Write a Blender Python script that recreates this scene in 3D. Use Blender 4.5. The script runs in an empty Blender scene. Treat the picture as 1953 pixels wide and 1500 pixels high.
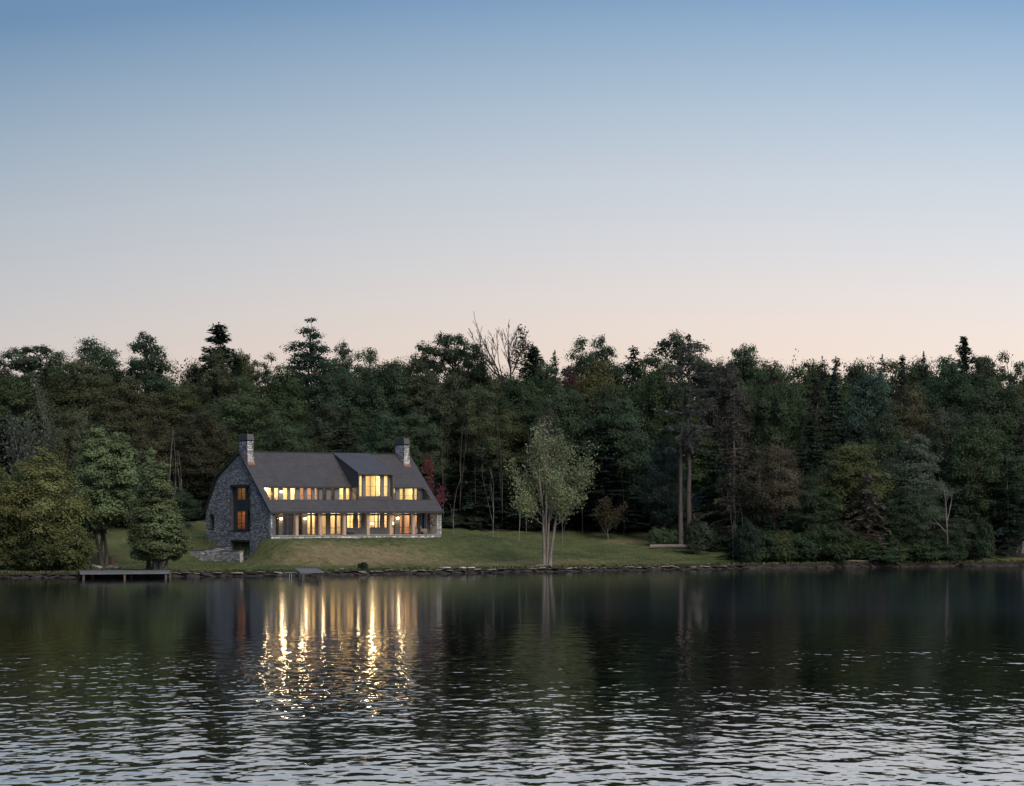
import bpy, bmesh, math, random
import numpy as np
from mathutils import Vector, Matrix
from mathutils.geometry import tessellate_polygon

scene = bpy.context.scene
C = scene.collection
R = math.radians

# ------------------------------------------------------------------ camera
F_PX, CX, YH, CAM_H = 3870.0, 976.5, 966.0, 6.8      # lens length and level line measured in the photograph
cam_data = bpy.data.cameras.new('camera')
cam_data.sensor_width = 36.0
cam_data.lens = 36.0 * F_PX / 1953.0
cam_data.shift_y = (YH - 750.0) / 1953.0
cam_data.clip_start = 0.5
cam_data.clip_end = 6000.0
cam = bpy.data.objects.new('camera', cam_data)
C.objects.link(cam)
cam.location = (0, 0, CAM_H)
cam.rotation_euler = (R(90), 0, 0)
scene.camera = cam

# ------------------------------------------------------------------ sky
def lin(r, g, b):
    f = lambda c: (c / 255 / 12.92) if c / 255 <= 0.04045 else ((c / 255 + 0.055) / 1.055) ** 2.4
    return (f(r), f(g), f(b), 1.0)

SUN_AZ = math.atan2(0.58, -0.815)          # afterglow on the right, behind the camera
SUN_EL = R(42)  # lamp raised well above a dusk sun, to light crowns from above
world = bpy.data.worlds.new('World')
scene.world = world
world.use_nodes = True
nt = world.node_tree
nt.nodes.clear()
w_out = nt.nodes.new('ShaderNodeOutputWorld')
w_bg = nt.nodes.new('ShaderNodeBackground')
w_tc = nt.nodes.new('ShaderNodeTexCoord')
w_sep = nt.nodes.new('ShaderNodeSeparateXYZ')
w_ramp = nt.nodes.new('ShaderNodeValToRGB')
nt.links.new(w_tc.outputs['Generated'], w_sep.inputs[0])
w_xo = nt.nodes.new('ShaderNodeMath'); w_xo.operation = 'SUBTRACT'; w_xo.inputs[1].default_value = 0.07
w_xx = nt.nodes.new('ShaderNodeMath'); w_xx.operation = 'MULTIPLY'
w_arch = nt.nodes.new('ShaderNodeMath'); w_arch.operation = 'MULTIPLY_ADD'; w_arch.inputs[1].default_value = 0.26      # the pale band arches a little
nt.links.new(w_sep.outputs['X'], w_xo.inputs[0])
nt.links.new(w_xo.outputs[0], w_xx.inputs[0]); nt.links.new(w_xo.outputs[0], w_xx.inputs[1])
nt.links.new(w_xx.outputs[0], w_arch.inputs[0]); nt.links.new(w_sep.outputs['Z'], w_arch.inputs[2])
nt.links.new(w_arch.outputs[0], w_ramp.inputs[0])
stops = [(0.0, (234, 208, 188)), (0.066, (230, 211, 197)), (0.086, (226, 212, 203)), (0.106, (218, 211, 208)), (0.130, (206, 207, 211)),
         (0.158, (193, 200, 209)), (0.192, (170, 187, 204)), (0.222, (146, 171, 196)), (0.250, (117, 151, 187)),
         (0.40, (78, 118, 165)), (1.0, (58, 96, 146))]
cr = w_ramp.color_ramp
while len(cr.elements) < len(stops):
    cr.elements.new(0.5)
for e, (p, c) in zip(cr.elements, stops):
    e.position = p
    e.color = lin(*c)
w_sky = nt.nodes.new('ShaderNodeTexSky')
w_sky.sky_type = 'NISHITA'
w_sky.sun_disc = False
w_sky.sun_elevation = SUN_EL
w_sky.sun_rotation = SUN_AZ
w_sky.dust_density = 2.0
w_scl = nt.nodes.new('ShaderNodeVectorMath'); w_scl.operation = 'SCALE'; w_scl.inputs['Scale'].default_value = 0.0015
nt.links.new(w_sky.outputs[0], w_scl.inputs[0])
w_map = nt.nodes.new('ShaderNodeMapRange')            # the sky brightens gently towards the afterglow on the right
w_map.interpolation_type = 'SMOOTHSTEP'
for k, v_ in zip(('From Min', 'From Max', 'To Min', 'To Max'), (-0.62, 0.62, 0.72, 1.22)):
    w_map.inputs[k].default_value = v_
nt.links.new(w_sep.outputs['X'], w_map.inputs['Value'])
w_mul = nt.nodes.new('ShaderNodeVectorMath'); w_mul.operation = 'SCALE'
nt.links.new(w_ramp.outputs[0], w_mul.inputs[0])
nt.links.new(w_map.outputs[0], w_mul.inputs['Scale'])
w_add = nt.nodes.new('ShaderNodeVectorMath'); w_add.operation = 'ADD'
nt.links.new(w_mul.outputs[0], w_add.inputs[0])
nt.links.new(w_scl.outputs[0], w_add.inputs[1])
nt.links.new(w_add.outputs[0], w_bg.inputs['Color'])
w_bg.inputs['Strength'].default_value = 1.07
nt.links.new(w_bg.outputs[0], w_out.inputs[0])

# ------------------------------------------------------------------ wide sun lamp standing in for the afterglow
sun_data = bpy.data.lights.new('sun', 'SUN')
sun_data.energy = 3.0
sun_data.angle = R(50)
sun_data.color = (1.0, 0.86, 0.72)
sun = bpy.data.objects.new('sun', sun_data)
C.objects.link(sun)
sd = Vector((math.sin(SUN_AZ) * math.cos(SUN_EL), math.cos(SUN_AZ) * math.cos(SUN_EL), math.sin(SUN_EL)))
sun.rotation_euler = sd.to_track_quat('Z', 'Y').to_euler()

scene.view_settings.view_transform = 'Standard'
scene.view_settings.look = 'None'
scene.view_settings.exposure = 0.0
scene.view_settings.gamma = 1.0
scene.cycles.max_bounces = 6
scene.cycles.diffuse_bounces = 2
scene.cycles.glossy_bounces = 3
scene.cycles.transparent_max_bounces = 8
scene.cycles.transmission_bounces = 2
scene.cycles.caustics_reflective = False
scene.cycles.caustics_refractive = False
scene.cycles.use_denoising = True

# ------------------------------------------------------------------ helpers
def at(px, py, Y):
    """point seen at that place of the photograph, Y metres away"""
    return Vector(((px - CX) / F_PX * Y, Y, CAM_H + (YH - py) / F_PX * Y))

def at_z(px, py, z):
    return at(px, py, (CAM_H - z) * F_PX / (py - YH))

def link(name, data, parent=None):
    o = bpy.data.objects.new(name, data)
    C.objects.link(o)
    if parent:
        o.parent = parent
    return o

def tag(o, label=None, cat=None, group=None, kind=None):
    if label: o['label'] = label
    if cat: o['category'] = cat
    if group: o['group'] = group
    if kind: o['kind'] = kind
    return o

def thing(name, label, cat, loc=(0, 0, 0), rz=0.0, group=None):
    o = link(name, None)
    o.location = loc
    o.rotation_euler = (0, 0, rz)
    return tag(o, label, cat, group)

class MB:
    """collects polygons for one mesh"""
    def __init__(s): s.v, s.f = [], []
    def poly(s, pts):
        n = len(s.v); s.v += [tuple(p) for p in pts]; s.f.append(tuple(range(n, n + len(pts)))); return s
    def box(s, x0, x1, y0, y1, z0, z1):
        n = len(s.v)
        s.v += [(x0, y0, z0), (x1, y0, z0), (x1, y1, z0), (x0, y1, z0), (x0, y0, z1), (x1, y0, z1), (x1, y1, z1), (x0, y1, z1)]
        s.f += [tuple(n + i for i in q) for q in ((0, 3, 2, 1), (4, 5, 6, 7), (0, 1, 5, 4), (1, 2, 6, 5), (2, 3, 7, 6), (3, 0, 4, 7))]
        return s
    def hexa(s, p):
        """eight corners in the order of box()"""
        n = len(s.v); s.v += [tuple(q) for q in p]
        s.f += [tuple(n + i for i in q) for q in ((0, 3, 2, 1), (4, 5, 6, 7), (0, 1, 5, 4), (1, 2, 6, 5), (2, 3, 7, 6), (3, 0, 4, 7))]
        return s
    def tube(s, pts, rad, n=5, cap=True):
        pts = [Vector(p) for p in pts]
        base = len(s.v)
        ref = Vector((0.31, 0.95, 0.07))
        for i, p in enumerate(pts):
            d = (pts[min(i + 1, len(pts) - 1)] - pts[max(i - 1, 0)])
            if d.length < 1e-9: d = Vector((0, 0, 1))
            d.normalize()
            a = d.cross(ref)
            if a.length < 1e-3: a = d.cross(Vector((1, 0, 0)))
            a.normalize(); b = d.cross(a)
            for k in range(n):
                t = 2 * math.pi * k / n
                q = p + (a * math.cos(t) + b * math.sin(t)) * rad[i]
                s.v.append((q.x, q.y, q.z))
        for i in range(len(pts) - 1):
            for k in range(n):
                s.f.append((base + i * n + k, base + i * n + (k + 1) % n, base + (i + 1) * n + (k + 1) % n, base + (i + 1) * n + k))
        if cap:
            s.f.append(tuple(base + k for k in range(n)))
            s.f.append(tuple(base + (len(pts) - 1) * n + k for k in reversed(range(n))))
        return s
    def mesh(s, name, m, smooth=False):
        me = bpy.data.meshes.new(name)
        me.from_pydata(s.v, [], s.f)
        if m: me.materials.append(m)
        if smooth: me.polygons.foreach_set('use_smooth', [True] * len(me.polygons))
        return me
    def build(s, name, m, parent=None, smooth=False):
        me = s.mesh(name, m, smooth)
        bm = bmesh.new(); bm.from_mesh(me); bmesh.ops.recalc_face_normals(bm, faces=bm.faces); bm.to_mesh(me); bm.free()
        return link(name, me, parent)

def quads_mesh(name, V, m):
    """V: (n,4,3) array, one loose quad each"""
    n = len(V)
    me = bpy.data.meshes.new(name)
    me.vertices.add(n * 4)
    me.vertices.foreach_set('co', np.ascontiguousarray(V, dtype=np.float32).ravel())
    me.loops.add(n * 4)
    me.loops.foreach_set('vertex_index', np.arange(n * 4, dtype=np.int32))
    me.polygons.add(n)
    me.polygons.foreach_set('loop_start', np.arange(0, n * 4, 4, dtype=np.int32))
    me.polygons.foreach_set('loop_total', np.full(n, 4, dtype=np.int32))
    me.update()
    me.validate()
    me.materials.append(m)
    return me

# ------------------------------------------------------------------ materials
def mat(name):
    m = bpy.data.materials.new(name)
    m.use_nodes = True
    nt = m.node_tree
    return m, nt, nt.nodes['Principled BSDF'], nt.nodes['Material Output']

def N(nt, kind, **kw):
    n = nt.nodes.new(kind)
    for k, v in kw.items():
        if k.startswith('i_'):
            n.inputs[k[2:].replace('_', ' ')].default_value = v
        else:
            setattr(n, k, v)
    return n

def plain(name, col, rough=0.7, var=0.15, scale=3.0, metal=0.0, bump=0.0, stretch=None):
    """flat colour with a little natural unevenness"""
    m, nt, p, out = mat(name)
    tc = N(nt, 'ShaderNodeTexCoord')
    src = tc.outputs['Object']
    if stretch:
        mp = N(nt, 'ShaderNodeMapping'); mp.inputs['Scale'].default_value = stretch
        nt.links.new(src, mp.inputs[0]); src = mp.outputs[0]
    nz = N(nt, 'ShaderNodeTexNoise', i_Scale=scale, i_Detail=5.0)
    nt.links.new(src, nz.inputs['Vector'])
    mr = N(nt, 'ShaderNodeMapRange')
    mr.inputs['From Min'].default_value = 0.3; mr.inputs['From Max'].default_value = 0.7
    mr.inputs['To Min'].default_value = 1 - var; mr.inputs['To Max'].default_value = 1 + var
    nt.links.new(nz.outputs['Fac'], mr.inputs['Value'])
    mx = N(nt, 'ShaderNodeVectorMath', operation='SCALE')
    mx.inputs[0].default_value = col[:3]
    nt.links.new(mr.outputs[0], mx.inputs['Scale'])
    nt.links.new(mx.outputs[0], p.inputs['Base Color'])
    p.inputs['Roughness'].default_value = rough
    p.inputs['Metallic'].default_value = metal
    if bump:
        b = N(nt, 'ShaderNodeBump', i_Strength=bump, i_Distance=0.02)
        nt.links.new(nz.outputs['Fac'], b.inputs['Height']); nt.links.new(b.outputs[0], p.inputs['Normal'])
    return m

def island(name, ramp, rough=0.8, noise=0.2, nscale=6.0):
    """each loose piece of the mesh takes its own colour from the ramp"""
    m, nt, p, out = mat(name)
    g = N(nt, 'ShaderNodeNewGeometry')
    cr = N(nt, 'ShaderNodeValToRGB')
    e = cr.color_ramp.elements
    while len(e) < len(ramp): e.new(0.5)
    for q, (pos, c) in zip(e, ramp): q.position = pos; q.color = (*c, 1)
    nt.links.new(g.outputs['Random Per Island'], cr.inputs[0])
    tc = N(nt, 'ShaderNodeTexCoord')
    nz = N(nt, 'ShaderNodeTexNoise', i_Scale=nscale, i_Detail=4.0)
    nt.links.new(tc.outputs['Object'], nz.inputs['Vector'])
    mr = N(nt, 'ShaderNodeMapRange')
    mr.inputs['From Min'].default_value = 0.3; mr.inputs['From Max'].default_value = 0.7
    mr.inputs['To Min'].default_value = 1 - noise; mr.inputs['To Max'].default_value = 1 + noise
    nt.links.new(nz.outputs['Fac'], mr.inputs['Value'])
    mx = N(nt, 'ShaderNodeVectorMath', operation='SCALE')
    nt.links.new(cr.outputs[0], mx.inputs[0]); nt.links.new(mr.outputs[0], mx.inputs['Scale'])
    nt.links.new(mx.outputs[0], p.inputs['Base Color'])
    p.inputs['Roughness'].default_value = rough
    return m

def leaf_material():
    """colour comes from each object; leaves and clumps differ a little"""
    m, nt, p, out = mat('leaves')
    oi = N(nt, 'ShaderNodeObjectInfo')
    g = N(nt, 'ShaderNodeNewGeometry')
    tc = N(nt, 'ShaderNodeTexCoord')
    nz = N(nt, 'ShaderNodeTexNoise', i_Scale=0.38, i_Detail=3.0)
    nt.links.new(tc.outputs['Object'], nz.inputs['Vector'])
    a = N(nt, 'ShaderNodeMapRange'); a.inputs['To Min'].default_value = 0.82; a.inputs['To Max'].default_value = 1.2
    nt.links.new(g.outputs['Random Per Island'], a.inputs['Value'])
    b = N(nt, 'ShaderNodeMapRange'); b.inputs['From Min'].default_value = 0.3; b.inputs['From Max'].default_value = 0.7
    b.inputs['To Min'].default_value = 0.62; b.inputs['To Max'].default_value = 1.42
    nt.links.new(nz.outputs['Fac'], b.inputs['Value'])
    mu = N(nt, 'ShaderNodeMath', operation='MULTIPLY')
    nt.links.new(a.outputs[0], mu.inputs[0]); nt.links.new(b.outputs[0], mu.inputs[1])
    hs = N(nt, 'ShaderNodeHueSaturation')
    h = N(nt, 'ShaderNodeMapRange'); h.inputs['From Min'].default_value = 0.3; h.inputs['From Max'].default_value = 0.7
    h.inputs['To Min'].default_value = 0.475; h.inputs['To Max'].default_value = 0.52
    nt.links.new(nz.outputs['Fac'], h.inputs['Value'])
    nt.links.new(h.outputs[0], hs.inputs['Hue'])
    nt.links.new(mu.outputs[0], hs.inputs['Value'])
    nt.links.new(oi.outputs['Color'], hs.inputs['Color'])
    df = N(nt, 'ShaderNodeBsdfDiffuse'); tr = N(nt, 'ShaderNodeBsdfTranslucent')
    nt.links.new(hs.outputs[0], df.inputs['Color']); nt.links.new(hs.outputs[0], tr.inputs['Color'])
    mx = N(nt, 'ShaderNodeMixShader'); mx.inputs[0].default_value = 0.42
    nt.links.new(df.outputs[0], mx.inputs[1]); nt.links.new(tr.outputs[0], mx.inputs[2])
    nt.links.new(mx.outputs[0], out.inputs['Surface'])
    nt.nodes.remove(p)
    return m

def bark_material():
    m, nt, p, out = mat('bark')
    oi = N(nt, 'ShaderNodeObjectInfo')
    tc = N(nt, 'ShaderNodeTexCoord')
    mp = N(nt, 'ShaderNodeMapping'); mp.inputs['Scale'].default_value = (5, 5, 0.8)
    nz = N(nt, 'ShaderNodeTexNoise', i_Scale=1.6, i_Detail=5.0)
    nt.links.new(tc.outputs['Object'], mp.inputs[0]); nt.links.new(mp.outputs[0], nz.inputs['Vector'])
    mr = N(nt, 'ShaderNodeMapRange'); mr.inputs['From Min'].default_value = 0.3; mr.inputs['From Max'].default_value = 0.7
    mr.inputs['To Min'].default_value = 0.6; mr.inputs['To Max'].default_value = 1.35
    nt.links.new(nz.outputs['Fac'], mr.inputs['Value'])
    mx = N(nt, 'ShaderNodeVectorMath', operation='SCALE')
    nt.links.new(oi.outputs['Color'], mx.inputs[0]); nt.links.new(mr.outputs[0], mx.inputs['Scale'])
    nt.links.new(mx.outputs[0], p.inputs['Base Color'])
    p.inputs['Roughness'].default_value = 0.9
    return m

def water_material():
    m, nt, p, out = mat('lake_water')
    g = N(nt, 'ShaderNodeNewGeometry')
    def wave(scale_xyz, rot, detail, rough, scale=1.0, dist=0.0):
        mp = N(nt, 'ShaderNodeMapping')
        mp.inputs['Scale'].default_value = scale_xyz
        mp.inputs['Rotation'].default_value = (0, 0, R(rot))
        nt.links.new(g.outputs['Position'], mp.inputs[0])
        nz = N(nt, 'ShaderNodeTexNoise', i_Scale=scale, i_Detail=detail, i_Roughness=rough, i_Distortion=dist)
        nz.noise_dimensions = '2D'
        nt.links.new(mp.outputs[0], nz.inputs['Vector'])
        return nz.outputs['Fac']
    def mul(a, k):
        q = N(nt, 'ShaderNodeMath', operation='MULTIPLY'); nt.links.new(a, q.inputs[0])
        if isinstance(k, float): q.inputs[1].default_value = k
        else: nt.links.new(k, q.inputs[1])
        return q.outputs[0]
    def add(a, b):
        q = N(nt, 'ShaderNodeMath', operation='ADD'); nt.links.new(a, q.inputs[0]); nt.links.new(b, q.inputs[1]); return q.outputs[0]
    big = wave((0.82, 0.58, 1), 6, 1.0, 0.4)
    mid = wave((2.0, 1.45, 1), -9, 1.0, 0.4)
    fine = wave((3.2, 6.5, 1), 4, 1.5, 0.5)
    gust = wave((0.035, 0.06, 1), 0, 2.0, 0.5)         # broad patches where the breeze is stronger
    gm = N(nt, 'ShaderNodeMapRange'); gm.inputs['From Min'].default_value = 0.3; gm.inputs['From Max'].default_value = 0.68
    gm.inputs['To Min'].default_value = 0.5; gm.inputs['To Max'].default_value = 1.4
    nt.links.new(gust, gm.inputs['Value'])
    sp = N(nt, 'ShaderNodeSeparateXYZ'); nt.links.new(g.outputs['Position'], sp.inputs[0])
    lee = N(nt, 'ShaderNodeMapRange'); lee.inputs['From Min'].default_value = 88.0; lee.inputs['From Max'].default_value = 124.0
    lee.inputs['To Min'].default_value = 0.88; lee.inputs['To Max'].default_value = 0.16      # calmer in the lee of the wood
    nt.links.new(sp.outputs['Y'], lee.inputs['Value'])
    hsum = add(mul(big, 0.032), mul(mid, 0.0175))
    hsum = add(mul(mul(hsum, gm.outputs[0]), lee.outputs[0]), mul(fine, 0.0007))
    b = N(nt, 'ShaderNodeBump', i_Strength=1.0, i_Distance=1.0)
    nt.links.new(hsum, b.inputs['Height'])
    fr = N(nt, 'ShaderNodeFresnel', i_IOR=1.33); nt.links.new(b.outputs[0], fr.inputs['Normal'])
    pw = N(nt, 'ShaderNodeMath', operation='POWER'); nt.links.new(fr.outputs[0], pw.inputs[0]); pw.inputs[1].default_value = 0.2
    gl = N(nt, 'ShaderNodeBsdfGlossy'); nt.links.new(b.outputs[0], gl.inputs['Normal'])
    ro = N(nt, 'ShaderNodeMapRange')                       # ripples too small to draw one by one
    for k, v_ in zip(('From Min', 'From Max', 'To Min', 'To Max'), (80.0, 135.0, 0.02, 0.105)): ro.inputs[k].default_value = v_
    nt.links.new(sp.outputs['Y'], ro.inputs['Value']); nt.links.new(ro.outputs[0], gl.inputs['Roughness'])
    df = N(nt, 'ShaderNodeBsdfDiffuse'); df.inputs['Color'].default_value = (0.004, 0.006, 0.006, 1)
    mx = N(nt, 'ShaderNodeMixShader')
    nt.links.new(pw.outputs[0], mx.inputs[0]); nt.links.new(df.outputs[0], mx.inputs[1]); nt.links.new(gl.outputs[0], mx.inputs[2])
    nt.links.new(mx.outputs[0], out.inputs['Surface']); nt.nodes.remove(p)
    return m

M = {}
M['leaf'] = leaf_material()
M['bark'] = bark_material()
M['water'] = water_material()
M['stone'] = island('shaded_field_stone', [(0.0, (0.15, 0.156, 0.17)), (0.45, (0.28, 0.288, 0.30)), (0.75, (0.41, 0.415, 0.43)), (0.93, (0.56, 0.565, 0.57)), (1.0, (0.74, 0.74, 0.73))], 0.85, 0.3, 5)  # copy for the shaded sides: shade put into the darker, bluish colour
M['lit_stone'] = island('lit_field_stone', [(0.0, (0.2, 0.2, 0.2)), (0.3, (0.48, 0.47, 0.46)), (0.7, (0.66, 0.645, 0.625)), (1.0, (0.8, 0.79, 0.77))], 0.85, 0.3, 5)  # paler copy for the lit fronts: light put into the stone colour
M['mortar'] = plain('wall_mortar', (0.11, 0.115, 0.125), 0.95, 0.3, 4)
M['shingle'] = island('roof_shingles', [(0.0, (0.055, 0.055, 0.059)), (0.5, (0.062, 0.062, 0.067)), (1.0, (0.07, 0.07, 0.075))], 0.75, 0.10, 1.0)
M['dormer_roof'] = plain('dormer_roof_metal', (0.07, 0.072, 0.078), 0.6, 0.1, 1.0)
M['trim'] = plain('dark_trim', (0.035, 0.034, 0.036), 0.6, 0.15, 2)
M['clad'] = plain('grey_cladding', (0.17, 0.175, 0.18), 0.65, 0.12, 2, stretch=(6, 6, 0.6))
M['clad_dark'] = plain('dark_cladding', (0.075, 0.078, 0.085), 0.65, 0.15, 2, stretch=(6, 6, 0.6))
M['panel'] = plain('green_grey_panel', (0.035, 0.048, 0.05), 0.55, 0.1, 2)
M['frame'] = plain('window_frame', (0.06, 0.06, 0.062), 0.5, 0.1, 2)
M['frame_light'] = plain('window_frame_grey', (0.2, 0.2, 0.2), 0.5, 0.1, 2)
M['wood'] = plain('column_wood', (0.52, 0.38, 0.28), 0.6, 0.2, 2, stretch=(8, 8, 0.5))
M['deck'] = plain('porch_slab', (0.3, 0.29, 0.28), 0.7, 0.15, 2)
M['ceil'] = plain('porch_ceiling', (0.16, 0.12, 0.09), 0.7, 0.15, 2)
M['copper'] = plain('copper_flashing', (0.3, 0.16, 0.1), 0.5, 0.2, 3)
M['dock'] = island('weathered_planks', [(0.0, (0.11, 0.125, 0.135)), (1.0, (0.16, 0.175, 0.188))], 0.7, 0.15, 2)
M['post'] = plain('dock_post_wood', (0.12, 0.095, 0.075), 0.8, 0.25, 4)
M['metal'] = plain('galvanised_metal', (0.45, 0.46, 0.47), 0.4, 0.1, 4, metal=0.4)
M['rock'] = plain('shore_rock', (0.032, 0.029, 0.027), 0.9, 0.45, 2.2)
M['rock_pale'] = plain('pale_shore_rock', (0.20, 0.185, 0.17), 0.9, 0.45, 2.2)
M['slab'] = plain('white_slab', (0.55, 0.52, 0.48), 0.8, 0.3, 3)
M['darkwood'] = plain('dark_timber', (0.03, 0.027, 0.025), 0.8, 0.3, 3)
M['log'] = plain('bleached_timber', (0.19, 0.165, 0.14), 0.85, 0.25, 2, stretch=(0.6, 5, 5))
M['fabric'] = plain('beige_fabric', (0.36, 0.31, 0.25), 0.9, 0.1, 5)
M['rust'] = plain('red_brown_wood', (0.10, 0.055, 0.042), 0.8, 0.3, 3)

def glass_material():
    m, nt, p, out = mat('window_glass')
    fr = N(nt, 'ShaderNodeFresnel')
    gm = N(nt, 'ShaderNodeNewGeometry')
    io = N(nt, 'ShaderNodeMapRange'); io.inputs['To Min'].default_value = 1.5; io.inputs['To Max'].default_value = 1 / 1.5
    nt.links.new(gm.outputs['Backfacing'], io.inputs['Value']); nt.links.new(io.outputs[0], fr.inputs['IOR'])
    t = N(nt, 'ShaderNodeBsdfTransparent'); t.inputs['Color'].default_value = (0.93, 0.94, 0.93, 1)
    gl = N(nt, 'ShaderNodeBsdfGlossy'); gl.inputs['Roughness'].default_value = 0.02
    mx = N(nt, 'ShaderNodeMixShader')
    nt.links.new(fr.outputs[0], mx.inputs[0]); nt.links.new(t.outputs[0], mx.inputs[1]); nt.links.new(gl.outputs[0], mx.inputs[2])
    nt.links.new(mx.outputs[0], out.inputs['Surface']); nt.nodes.remove(p)
    return m
M['glass'] = glass_material()

def lamp_material(name, col, s):
    m, nt, p, out = mat(name)
    p.inputs['Base Color'].default_value = (*col, 1)
    p.inputs['Emission Color'].default_value = (*col, 1)
    p.inputs['Emission Strength'].default_value = s
    return m
M['lamp'] = lamp_material('lantern_glow', (1.0, 0.74, 0.42), 9.0)
M['shade'] = lamp_material('lit_lampshade', (1.0, 0.78, 0.48), 5.0)

# ------------------------------------------------------------------ shoreline and land form
SH_PX = [(-260, 1110), (0, 1104), (150, 1101.5), (330, 1100.5), (520, 1099), (620, 1098), (700, 1096.5), (840, 1094.5),
         (1040, 1091), (1200, 1088.5), (1400, 1085.5), (1600, 1083), (1800, 1081), (1953, 1079.5), (2200, 1077)]
_sx, _sy = [], []
for px_, py_ in SH_PX:
    q = at_z(px_, py_, 0.0); _sx.append(q.x); _sy.append(q.y)
_sx = [-700.0, -120.0] + _sx + [140.0, 700.0]
_sy = [_sy[0] - 30.0, _sy[0] - 8.0] + _sy + [_sy[-1] + 12.0, _sy[-1] + 60.0]
def shore_y(x):
    return float(np.interp(x, _sx, _sy)) + 0.25 * math.sin(x * 0.9) + 0.18 * math.sin(x * 2.3 + 1.0)

TH = R(34.5)
HU = Vector((math.cos(TH), math.sin(TH), 0)); HV = Vector((-math.sin(TH), math.cos(TH), 0))
HC = Vector((-25.53, 215.0, 0))            # front left corner of the house
def house_xy(X, Y):
    d = Vector((X, Y, 0)) - HC
    return d.dot(HU), d.dot(HV)

def sst(a, b, t):
    t = min(1, max(0, (t - a) / (b - a))); return t * t * (3 - 2 * t)

def ground(X, Y):
    t = Y - shore_y(X)
    if t < 2: z = 0.37 + 0.04 * t
    elif t < 37: z = 0.45 + 3.1 * ((t - 2) / 35) ** (1.12 + 1.25 * (1 - sst(-30, -24, X)))
    else: z = 3.55 + 0.115 * (t - 37) - (0.0005 * max(0, t - 90) ** 2 if t < 200 else 6.05 + 0.11 * (t - 200))
    z = max(z, 0.45 if t < 300 else -1e9)
    # the lawn banks up to the porch
    hx, hy = house_xy(X, Y)
    dx = max(-hx, 0, hx - 23.5); dy = max(-1.6 - hy, 0)
    if hy > -30:
        k = 1 - math.hypot(dx / (3.6 if hx < 0 else 11.0), dy / 10.5)
        back = 1 - sst(0.5, 3.5, hy) if hx < 0 else 1
        if k > 0: z = max(z, z + (3.32 - z) * sst(0, 0.75, k) * back) if z < 3.32 else z
    # sunken area at the cellar window
    q = math.hypot((hx + 2.2) / 3.0, (hy - 5.6) / 4.6)
    if q < 1 and hx < 0.2: z += (0.75 - z) * sst(0, 0.55, 1 - q)
    q = math.hypot((hx + 4.0) / 6.6, (hy - 7.0) / 8.4)
    if q < 1 and hx < 0.2: z += (0.78 - z) * sst(0, 0.34, 1 - q)
    # small unevenness
    if t > 1.5:
        z += 0.06 * math.sin(X * 0.55 + 0.3) * math.sin(Y * 0.47) + (0.05 * math.sin(X * 1.7) * math.sin(Y * 1.3) if t > 4 else 0)
    return z

def lawn_back(px):
    return float(np.interp(px, [-400, 80, 330, 420, 850, 1000, 1180, 1330, 1375, 1400, 1420, 1860, 1890, 2100], [5, 40, 44, 50, 41, 39, 38, 33, 22, 11, 2.0, 2.0, 8.0, 8.0]))

def cover(X, t):
    dry = math.exp(-(((X + 16.5) / 7.5) ** 2 + ((t - 9.5) / 3.3) ** 2)) * 1.0
    dry += 0.7 * math.exp(-(((X - 2) / 11) ** 2 + ((t - 7) / 3.0) ** 2))
    dry += 0.65 * math.exp(-(((X - 14) / 4) ** 2 + ((t - 28) / 4) ** 2)) + 0.5 * math.exp(-(((X + 37) / 6) ** 2 + ((t - 8) / 3) ** 2))
    dirt = math.exp(-(((X - 5.2) / 3.2) ** 2 + ((t - 1.2) / 1.0) ** 2)) + 0.6 * math.exp(-(((X - 12) / 5) ** 2 + ((t - 0.6) / 0.7) ** 2))
    return min(1, dry), min(1, dirt)

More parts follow.
